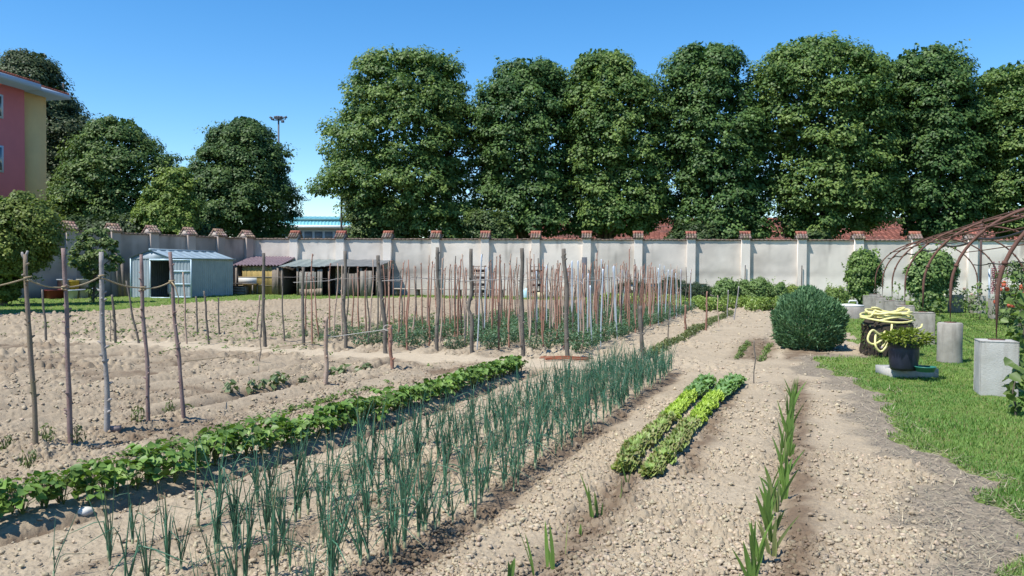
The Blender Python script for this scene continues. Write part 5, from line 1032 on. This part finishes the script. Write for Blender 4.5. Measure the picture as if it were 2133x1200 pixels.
# ================================================================ pergola and its blocks
PD = np.array([.354, .935]); PX_ = np.array([.935, -.354]); P0 = np.array([6.2, 10.3]); SPAN = 3.55
def pg(t, s, z=0.): q = P0 + PD * t + PX_ * s; return np.array([q[0], q[1], z])
ts = [0, 3.85, 7.7, 11.6, 15.5, 19.4, 23.2]; zb = .70
t = empty('garden_pergola', (P0[0], P0[1], 0), 0, 'rusty iron arch tunnel over the lawn', 'pergola'); o3 = np.array([P0[0], P0[1], 0])
def arch_pts(tt, lift=0.):
    th = np.linspace(0, PI, 33); r = SPAN / 2; c = pg(tt, r); zc = 1.25
    A = [pg(tt, 0, zb - .08)] + [c + np.array([*(PX_ * -math.cos(a) * r), 0]) + np.array([0, 0, zc + lift + math.sin(a) * 1.5]) for a in th] + [pg(tt, SPAN, zb - .08)]
    return np.array(A)
for k, tt in enumerate(ts):
    mb = MB(); P = arch_pts(tt); w = .026 if k < 3 else .022; mb.tube(P - o3, w, 8)
    for i in (4, 9, 15, 21, 27, 31): mb.tube([P[i] - o3 - unit(P[i + 1] - P[i]) * .02, P[i] - o3 + unit(P[i + 1] - P[i]) * .02], w * 1.5, 7)
    a = mb.build('arch', M['rust'], t, True)
    mb = MB(); [mb.box(pg(tt, s, zb + .004) - o3, (.14, .14, .02)) for s in (0, SPAN)]; mb.build('foot_plate', M['rust'], t)
for k, i in enumerate((9, 13, 17, 21, 25)):
    P = np.array([arch_pts(tt, .03)[i] - [0, 0, 0 if j % 2 else .012] for j, tt in enumerate([-4.] + ts)]); mb = MB(); mb.tube(P - o3, .016, 6); mb.build('purlin', M['rust'], t, True)
mb = MB(); P = arch_pts(-3.9); mb.tube(P[1:] - o3, .026, 8); mb.build('arch', M['rust'], t, True)
def sag_hose(i, lab, sg):
    pts = []
    for a, b in zip(ts[:-1], ts[1:]):
        pa, pb = arch_pts(a, -.06)[i], arch_pts(b, -.06)[i]
        for f in np.linspace(0, .875, 8): pts.append(pa + (pb - pa) * f - [0, 0, sg * math.sin(f * PI)])
    a, b = arch_pts(-3.9, -.06)[i], arch_pts(0, -.06)[i]; pts = [a + (b - a) * f - np.array([0, 0, sg * math.sin(f * PI)]) for f in np.linspace(0, .875, 8)] + pts
    mb = MB(); mb.tube(np.array(pts), .019, 6); tag(mb.build('irrigation_pipe', mat('black_pipe', (.028, .026, .026), .55), None, True), lab, 'pipe')
sag_hose(8, 'black pipe sagging along the near shoulder of the arches', .06); sag_hose(28, 'black pipe sagging along the far shoulder of the arches', .05)

def block_mesh(w, d, h, seed, cyl=False):
    g = np.random.default_rng(seed); mb = MB()
    if cyl: mb.lathe([[0, -.05], [w / 2, -.05], [w / 2, .03], [w / 2 - .004, h * .5], [w / 2, h - .02], [w / 2 - .02, h], [0, h]], 28, wob=.006); return mb
    n = 8
    def face(o, a, b, nrm):
        u, v = np.meshgrid(np.linspace(0, 1, n), np.linspace(0, 1, n)); e = np.minimum(np.minimum(u, 1 - u), np.minimum(v, 1 - v)); P = np.array(o) + u[..., None] * np.array(a) + v[..., None] * np.array(b); P = P + np.array(nrm) * ((e > 0) * g.uniform(-.003, .004, (n, n)) - .008 * (e == 0))[..., None]
        mb.add(P.reshape(-1, 3), gridfaces(n, n))
    x, y = w / 2, d / 2
    face((-x, -y, -.05), (w, 0, 0), (0, 0, h + .05), (0, -1, 0)); face((x, y, -.05), (-w, 0, 0), (0, 0, h + .05), (0, 1, 0)); face((-x, y, -.05), (0, -d, 0), (0, 0, h + .05), (-1, 0, 0)); face((x, -y, -.05), (0, d, 0), (0, 0, h + .05), (1, 0, 0)); face((-x, -y, h), (w, 0, 0), (0, d, 0), (0, 0, 1)); return mb
PRZ = math.atan2(PX_[1], PX_[0])
lab_l = ['square concrete block nearest the picture edge carrying the first rusty arch', 'round concrete cylinder carrying the second rusty arch', 'concrete block behind the hose carrying the third rusty arch', 'concrete block carrying the fourth arch of the tunnel', 'concrete block carrying the fifth arch of the tunnel', 'concrete block carrying the sixth arch of the tunnel', 'farthest concrete block under the left arch feet']
lab_l[6] = 'farthest concrete block of the row beside the well'
for k, tt in enumerate(ts):
    p = pg(tt, 0); z0 = gz(p[0], p[1]); w = (.43, .40, .44, .44, .44, .42, .42)[k]; o = block_mesh(w, .42, zb - z0, 30 + k, k == 1).build('concrete_block', M['conc'] if k else M['concl'], None, k == 1, (p[0], p[1], z0), PRZ); tag(o, lab_l[k], 'block', 'concrete blocks under the arches')
    if k < 2: continue
    p = pg(tt, SPAN); z0 = gz(p[0], p[1]); o = block_mesh(.46, .42, zb - z0, 50 + k).build('concrete_block', M['conc'], None, False, (p[0], p[1], z0), PRZ + R_.uniform(-.3, .3)); tag(o, ('concrete block out of frame under the first arch', 'concrete block out of frame under the second arch', 'concrete block on the far side under the third arch', 'concrete block on the far side behind the galvanised post', 'concrete block on the far side left of the galvanised post', 'concrete block on the far side beside the rose stems', 'farthest concrete block on the far side of the tunnel')[k], 'block', 'concrete blocks under the arches')
for k, (px, py, w, h, lab) in enumerate(((1812, 652, .5, .66, 'loose grey block standing between the well and the tunnel'), (1868, 672, .44, .68, 'narrow concrete block with ivy before the fifth arch'), (1835, 660, .40, .62, 'worn brown concrete block beside the narrow one'), (1990, 652, .5, .7, 'pale block under the far end of the large climber'))):
    p = G(px, py); o = block_mesh(w, .4, h, 70 + k).build('concrete_block', M['conc'], None, False, (p[0], p[1], gz(p[0], p[1])), PRZ); tag(o, lab, 'block', 'loose concrete blocks')
# well ring with its lid and tap pipe
p = G(1768, 664); z0 = gz(p[0], p[1]); t = empty('well', (p[0], p[1], z0), 0, 'low round concrete well ring with a pale lid', 'well')
mb = MB(); mb.lathe([[.48, -.05], [.48, .42], [.40, .42], [.40, -.05]], 28); mb.build('ring', mat('well_concrete', (.20, .185, .165), .95, var=(.29, .27, .24), scale=4, bump=.5, bscale=40), t, True)
mb = MB(); mb.lathe([[0, .425], [.47, .425], [.47, .465], [.12, .50], [0, .505]], 24); mb.build('lid', M['white'], t)
p = G(1785, 660); mb = MB(); mb.tube([[0, 0, -.1], [0, 0, .50], [-.03, 0, .54], [-.26, 0, .54], [-.29, 0, .51], [-.29, 0, .42]], .028, 8); tag(mb.build('water_pipe', M['white'], None, True, (p[0], p[1], gz(p[0], p[1]))), 'white bent water pipe standing at the well', 'pipe')
p = G(1762, 630); mb = MB(); mb.tube([[0, 0, 0], [0, 0, .55]], .03, 6); mb.tube([[-1.1, 0, .06], [0, 0, .06]], .03, 6); tag(mb.build('white_pipe', M['white'], None, True, (p[0], p[1], 0)), 'white low pipe frame by the far bushes', 'pipe')
# stump with the coiled hose
S = G(1886, 752); S[2] = gz(S[0], S[1]); S = S + np.array([.05, .75, 0])
def stump():
    t = empty('tree_stump', S, 0, 'broad dark ivy grown stump under the coiled hose', 'stump'); mb = MB(); mb.lathe([[.44, -.08], [.47, .1], [.43, .35], [.44, .58], [.38, .66], [.2, .69], [0, .70]], 26, wob=.05); mb.build('wood', mat('stump_bark', (.025, .020, .016), .95, var=(.05, .042, .034), scale=8, bump=.9, bscale=18), t, True)
    g = np.random.default_rng(8); n = 420; a = g.uniform(0, 6.28, n); z = g.uniform(.0, .6, n); P = np.stack([np.cos(a) * .47, np.sin(a) * .47, z], -1); mb = MB(); kites(mb, P, np.stack([np.cos(a), np.sin(a), .4 + 0 * a], -1) + g.normal(size=(n, 3)) * .4, .05, .035, np.where(g.uniform(size=(n, 1)) < .6, [[.07, .05, .03]], [[.06, .09, .03]]) * g.uniform(.6, 1.3, (n, 1)), g, .6); mb.build('ivy', M['leaf'], t)
stump()
def hose():
    g = np.random.default_rng(9); pts = []
    for k in range(7):
        R = g.uniform(.33, .50); e = g.uniform(.7, .95); ph = g.uniform(0, 6.28); ox, oy = g.uniform(-.14, .03), g.uniform(-.08, .02); tlt = g.uniform(-.12, .12)
        for a in np.linspace(0, 2 * PI, 26)[:-1]:
            x = ox + R * math.cos(a + ph); y = oy + R * e * math.sin(a + ph); rr = math.hypot(x, y); pts.append([x, y, .715 + .024 * k + tlt * x + .04 * math.sin(2 * a + k * 1.7) - max(0, rr - .38) * .75])
    P = np.array(pts); ker = np.ones(5) / 5; P = np.stack([np.convolve(np.pad(P[:, i], 2, mode='edge'), ker, 'valid') for i in range(3)], -1)
    hz = lambda px, py, dy: AT(px, py, S[1] + dy) - S
    tail = [P[-1], hz(1840, 695, -.42), hz(1818, 688, -.5), hz(1808, 703, -.53), hz(1811, 714, -.55), hz(1824, 716, -.55), hz(1850, 700, -.53), hz(1880, 690, -.52), hz(1915, 684, -.45), hz(1921, 676, -.3)]
    tail2 = [hz(1858, 676, -.45), hz(1856, 692, -.52), hz(1848, 708, -.56), hz(1838, 722, -.57)]
    tail3 = [hz(1824, 695, -.46), hz(1823, 716, -.57), hz(1828, 728, -.58), hz(1836, 732, -.58), hz(1846, 722, -.58), hz(1850, 710, -.56)]
    def smooth(C_, n=10):
        C_ = np.array(C_); C2 = np.vstack([2 * C_[0] - C_[1], C_, 2 * C_[-1] - C_[-2]]); out = []
        for i in range(1, len(C2) - 2):
            for f in np.linspace(0, 1, n, endpoint=False): a, b, c, d = C2[i - 1:i + 3]; out.append(.5 * (2 * b + (c - a) * f + (2 * a - 5 * b + 4 * c - d) * f ** 2 + (3 * b - a - 3 * c + d) * f ** 3))
        return np.array(out + [C_[-1]])
    t = empty('garden_hose', S, 0, 'yellow garden hose coiled in loops on top of the dark stump', 'hose'); mb = MB(); mb.tube(P, .0195, 8); mb.tube(smooth(tail), .0195, 8); mb.tube(smooth(tail2), .0195, 8); mb.tube(smooth(tail3), .0195, 8); mb.build('hose_loop', M['hose'], t, True)
    mb = MB(); q = smooth(tail2)[-1]; mb.tube([q, q + [-.02, -.01, -.035]], .02, 8); mb.build('coupling', mat('grey_plastic', (.35, .30, .28), .5), t, True)
hose()
# slab, planter, saucer
p = G(1904, 788); zs = gz(p[0], p[1]); solid('concrete_slab', lambda b: b.box((0, .22, .045), (.70, .5, .2)), M['concl'], 'low concrete slab on the grass under the dark planter', 'slab', (p[0], p[1], zs), .03); zs += .147
q = G(1889, 772, zs); t = empty('planter', (q[0], q[1] + .1, zs), 0, 'dark blue barrel planter with yellow green leaves on the slab', 'planter')
mb = MB(); mb.lathe([[0, 0], [.172, 0], [.186, .04], [.205, .2], [.205, .30], [.198, .36], [.212, .365], [.212, .395], [.19, .395], [.18, .34], [0, .34]], 30); mb.build('pot', mat('blue_glaze', (.012, .015, .03), .42, var=(.02, .024, .042), scale=6, spec=.4), t, True)
g = np.random.default_rng(10); n = 560; D = unit(g.normal(size=(n, 3))); P = D * g.uniform(.4, 1, (n, 1)) ** .5 * [.36, .3, .11] + [.04, 0, .46]; kk = np.clip(g.normal(.5, .3, (n, 1)), 0, 1); mb = MB(); blades(mb, P, D * [1, 1, .3] + g.normal(size=(n, 3)) * .4 + [0, 0, .15], D * .4 + [0, 0, .9], .085, .04, np.array([.11, .16, .03]) * (1 - kk) + np.array([.26, .30, .055]) * kk); mb.build('foliage', M['leaf'], t)
q = G(1931, 775, zs); tag(MB().lathe([[0, 0], [.115, 0], [.135, .06], [.145, .062], [.145, .075], [.125, .075], [.11, .02], [0, .02]], 24).build('plant_saucer', mat('green_plastic', (.03, .16, .125), .4), None, True, (q[0], q[1] + .05, zs)), 'green plastic saucer on the slab beside the planter', 'saucer')
# posts
p = G(2041, 640); solid('iron_post', lambda b: b.tube([[0, 0, -.1], [0, 0, 3.9]], .05, 8), mat('post_rust', (.085, .055, .05), .8), 'tall dark iron post rising behind the arches', 'post', (p[0], p[1], 0), 0, None, True)
p = G(2060, 662); h = AT(2058, 560, p[1])[2]; t = empty('hook_post', (p[0], p[1], 0), 0, 'galvanised post with a curled hook on top', 'post'); mb = MB(); mb.tube([[0, 0, -.1], [-.02, 0, h]], .035, 8); mb.build('pole', M['galv'], t, True)
th = np.linspace(-.3, 4.2, 12); mb = MB(); mb.tube([[-.02, 0, h], [-.02, 0, h + .1]] + [[-.02 + .05 * math.sin(a) - .02, 0, h + .15 - .05 * math.cos(a)] for a in th], .014, 6); mb.build('hook', M['dark'], t, True)
# climbers, roses and vines
bush('climbing_shrub', 1800, 640, 1.75, 2.55, 'tall leafy climber at the far tunnel mouth beside the well', (.075, .14, .035), (.19, .28, .07), 160, 75, 200, .12, .8, 'climber', None, 34.5, (.5, 1.0), 1.3, 34)
bush('climbing_shrub', 1940, 640, 2.1, 2.5, 'large round leafy climber inside the rusty arches', (.075, .14, .04), (.19, .28, .085), 161, 90, 200, .125, .85, 'climber', None, 31, (.5, 1.0), 1.4, 34)
bush('rose_bush', 2128, 640, 1.9, 2.1, 'dark leafed rose bush behind the nearest arch foot', (.045, .085, .03), (.12, .17, .06), 162, 80, 110, .08, .7, 'rose', None, 24, (.35, .7))
def flowers(name, px, Y, z0, z1, W, n, col, label, cat, L):
    B = AT(px, 600, Y); B[2] = 0; g = np.random.default_rng(int(px)); t = empty(name, B, 0, label, cat); mb = MB(); N_ = 90; D = unit(g.normal(size=(N_, 3))); P = D * [W / 2, W / 2, (z1 - z0) / 2] * g.uniform(.3, 1, (N_, 1)) + [0, 0, z0 * .6 + .1]; kites(mb, P, D + [0, 0, .6], .09, .06, np.array([.08, .13, .04]) * g.uniform(.7, 1.3, (N_, 1)), g); mb.build('foliage', M['leaf'], t)
    for k in range(n):
        x, y, z = g.uniform(-W / 2, W / 2), g.uniform(-W / 3, W / 3), g.uniform(z0, z1); m = MB()
        if name == 'foxglove':
            z = z0 + (z1 - z0) * g.uniform(.6, 1); f_ = np.repeat(np.linspace(0, 1, 16), 5); a_ = g.uniform(0, 6.28, 80); r_ = .045 * (1 - .8 * f_); Q = np.stack([x + np.cos(a_) * r_, y + np.sin(a_) * r_, z0 + (z - z0) * f_], -1); D = np.stack([np.cos(a_), np.sin(a_), -.3 + 0 * a_], -1); kites(m, Q, D, L, L * .8, np.array(col) * g.uniform(.75, 1.25, (80, 1)), g)
        else: D = unit(g.normal(size=(26, 3))); kites(m, np.array([x, y, z]) + D * L * .5, D, L * .8, L * .7, np.array(col) * g.uniform(.8, 1.2, (26, 1)), g)
        m.tube([[x * .3, y * .3, 0], [x, y, z]], .006, 4, col=(.08, .12, .04)); m.build('flower', M['leaf'], t)
flowers('foxglove', 2083, 27, .9, 2.0, .6, 9, (.46, .15, .20), 'pink foxglove spires behind the nearest arch foot', 'flower', .06)
flowers('rose_bush', 2124, 22.5, .6, 1.3, 1.1, 16, (.62, .17, .10), 'orange red roses blooming at the picture edge', 'rose', .095)
flowers('rose_bush', 2000, 29.5, .7, 1.25, 1.3, 6, (.62, .60, .48), 'cream roses blooming along the far tunnel row', 'rose', .08)
flowers('rose_bush', 2030, 27.5, .6, 1.2, .9, 4, (.60, .45, .40), 'pale pink roses near the tall iron post', 'rose', .08)
def vine(px, py, H, W, n, label, seed, L=.11, lean=0.):
    B = G(px, py); B[2] = gz(B[0], B[1]); g = np.random.default_rng(seed); t = empty('grape_vine', B, 0, label, 'vine', None); mb = MB(); z = g.uniform(.12, 1, n) * H; P = np.stack([g.normal(0, W / 3, n) + lean * z, g.normal(0, W / 3, n), z], -1); kk = np.clip(g.normal(.5, .3, (n, 1)), 0, 1)
    a = g.uniform(0, 6.28, n); Tt = np.stack([np.cos(a), np.sin(a), g.normal(-.4, .3, n)], -1); blades(mb, P, Tt, g.normal(size=(n, 3)) * .4 + [0, -.5, .7], L * g.uniform(.7, 1.2, n), L * .95 * g.uniform(.7, 1.2, n), np.array([.07, .12, .03]) * (1 - kk) + np.array([.16, .23, .06]) * kk); mb.build('foliage', M['leafr'], t)
    f = np.linspace(0, 1, 8); mb = MB(); mb.tube(np.stack([lean * f * H + .03 * np.sin(f * 9), .02 * np.cos(f * 7), -.05 + f * H * .95], -1), .016 * (1.15 - f), 6); mb.build('stem', M['bark'], t, True)
vine(1957, 700, .95, .30, 60, 'young vine climbing between the stump and the concrete cylinder', 170, .12)
vine(1901, 690, .85, .26, 46, 'dark leaved vine hanging over the third arch block', 171)
vine(1870, 668, 1.25, .45, 80, 'thin vine with upright shoots by the fourth arch foot', 172, .09)
vine(1915, 668, 1.0, .5, 60, 'pale vine reaching up at the fifth arch foot', 173, .1)
vine(2010, 652, .9, .35, 60, 'vine between the two far side blocks', 174, .1)
vine(2040, 668, 1.25, .45, 80, 'vine growing up around the tall iron post', 175, .11)
vine(1848, 665, .8, .25, 34, 'little ivy strand on the worn brown block', 176, .08)
vine(2112, 868, .62, .16, 26, 'young vine with dark lobed leaves before the square block', 177, .12)
vine(2132, 790, 1.35, .36, 95, 'bushy vine at the picture edge past the square block', 178, .13)
vine(2126, 735, 1.6, .5, 100, 'sunlit yellow green vine behind the bushy one', 179, .12)
# ================================================================ camera, sun and sky
cam = bpy.data.cameras.new('camera'); cam.sensor_width = 36; cam.lens = 36 * FPX / 2133.; cam.clip_end = 6000; cam.clip_start = .05
co = bpy.data.objects.new('camera', cam); C.objects.link(co)
mw = Matrix.Identity(4)
for i in range(3): mw[i][0], mw[i][1], mw[i][2], mw[i][3] = _R[i], _U[i], -_F[i], EYEP[i]
co.matrix_world = mw; bpy.context.scene.camera = co
AZ, EL = math.radians(-128), math.radians(58)
sd = Vector((math.sin(AZ) * math.cos(EL), math.cos(AZ) * math.cos(EL), math.sin(EL)))
sl_ = bpy.data.lights.new('sun', 'SUN'); sl_.energy = 4.9; sl_.angle = math.radians(.53); sl_.color = (1, .955, .885)
so = bpy.data.objects.new('sun', sl_); C.objects.link(so); so.rotation_euler = sd.to_track_quat('Z', 'Y').to_euler(); so.location = (0, 0, 40)
w = bpy.data.worlds.new('World'); bpy.context.scene.world = w; w.use_nodes = True; nt = w.node_tree
sky = nt.nodes.new('ShaderNodeTexSky'); sky.sky_type = 'NISHITA'; sky.sun_disc = False; sky.sun_elevation = EL; sky.sun_rotation = AZ
sky.altitude = 200; sky.air_density = 1.0; sky.dust_density = 0.0; sky.ozone_density = 3.0
bg = nt.nodes['Background']; bg.inputs[1].default_value = .118; hs = nt.nodes.new('ShaderNodeHueSaturation'); hs.inputs['Saturation'].default_value = 1.33; hs.inputs['Value'].default_value = 1.18; nt.links.new(sky.outputs[0], hs.inputs['Color']); nt.links.new(hs.outputs[0], bg.inputs[0])
sc = bpy.context.scene; sc.view_settings.view_transform = 'Standard'; sc.view_settings.look = 'None'; sc.view_settings.exposure = 0.5; sc.view_settings.gamma = 1; sc.view_settings.use_curve_mapping = False
sc.cycles.max_bounces = 6; sc.cycles.diffuse_bounces = 3; sc.cycles.transparent_max_bounces = 6; sc.cycles.use_denoising = True
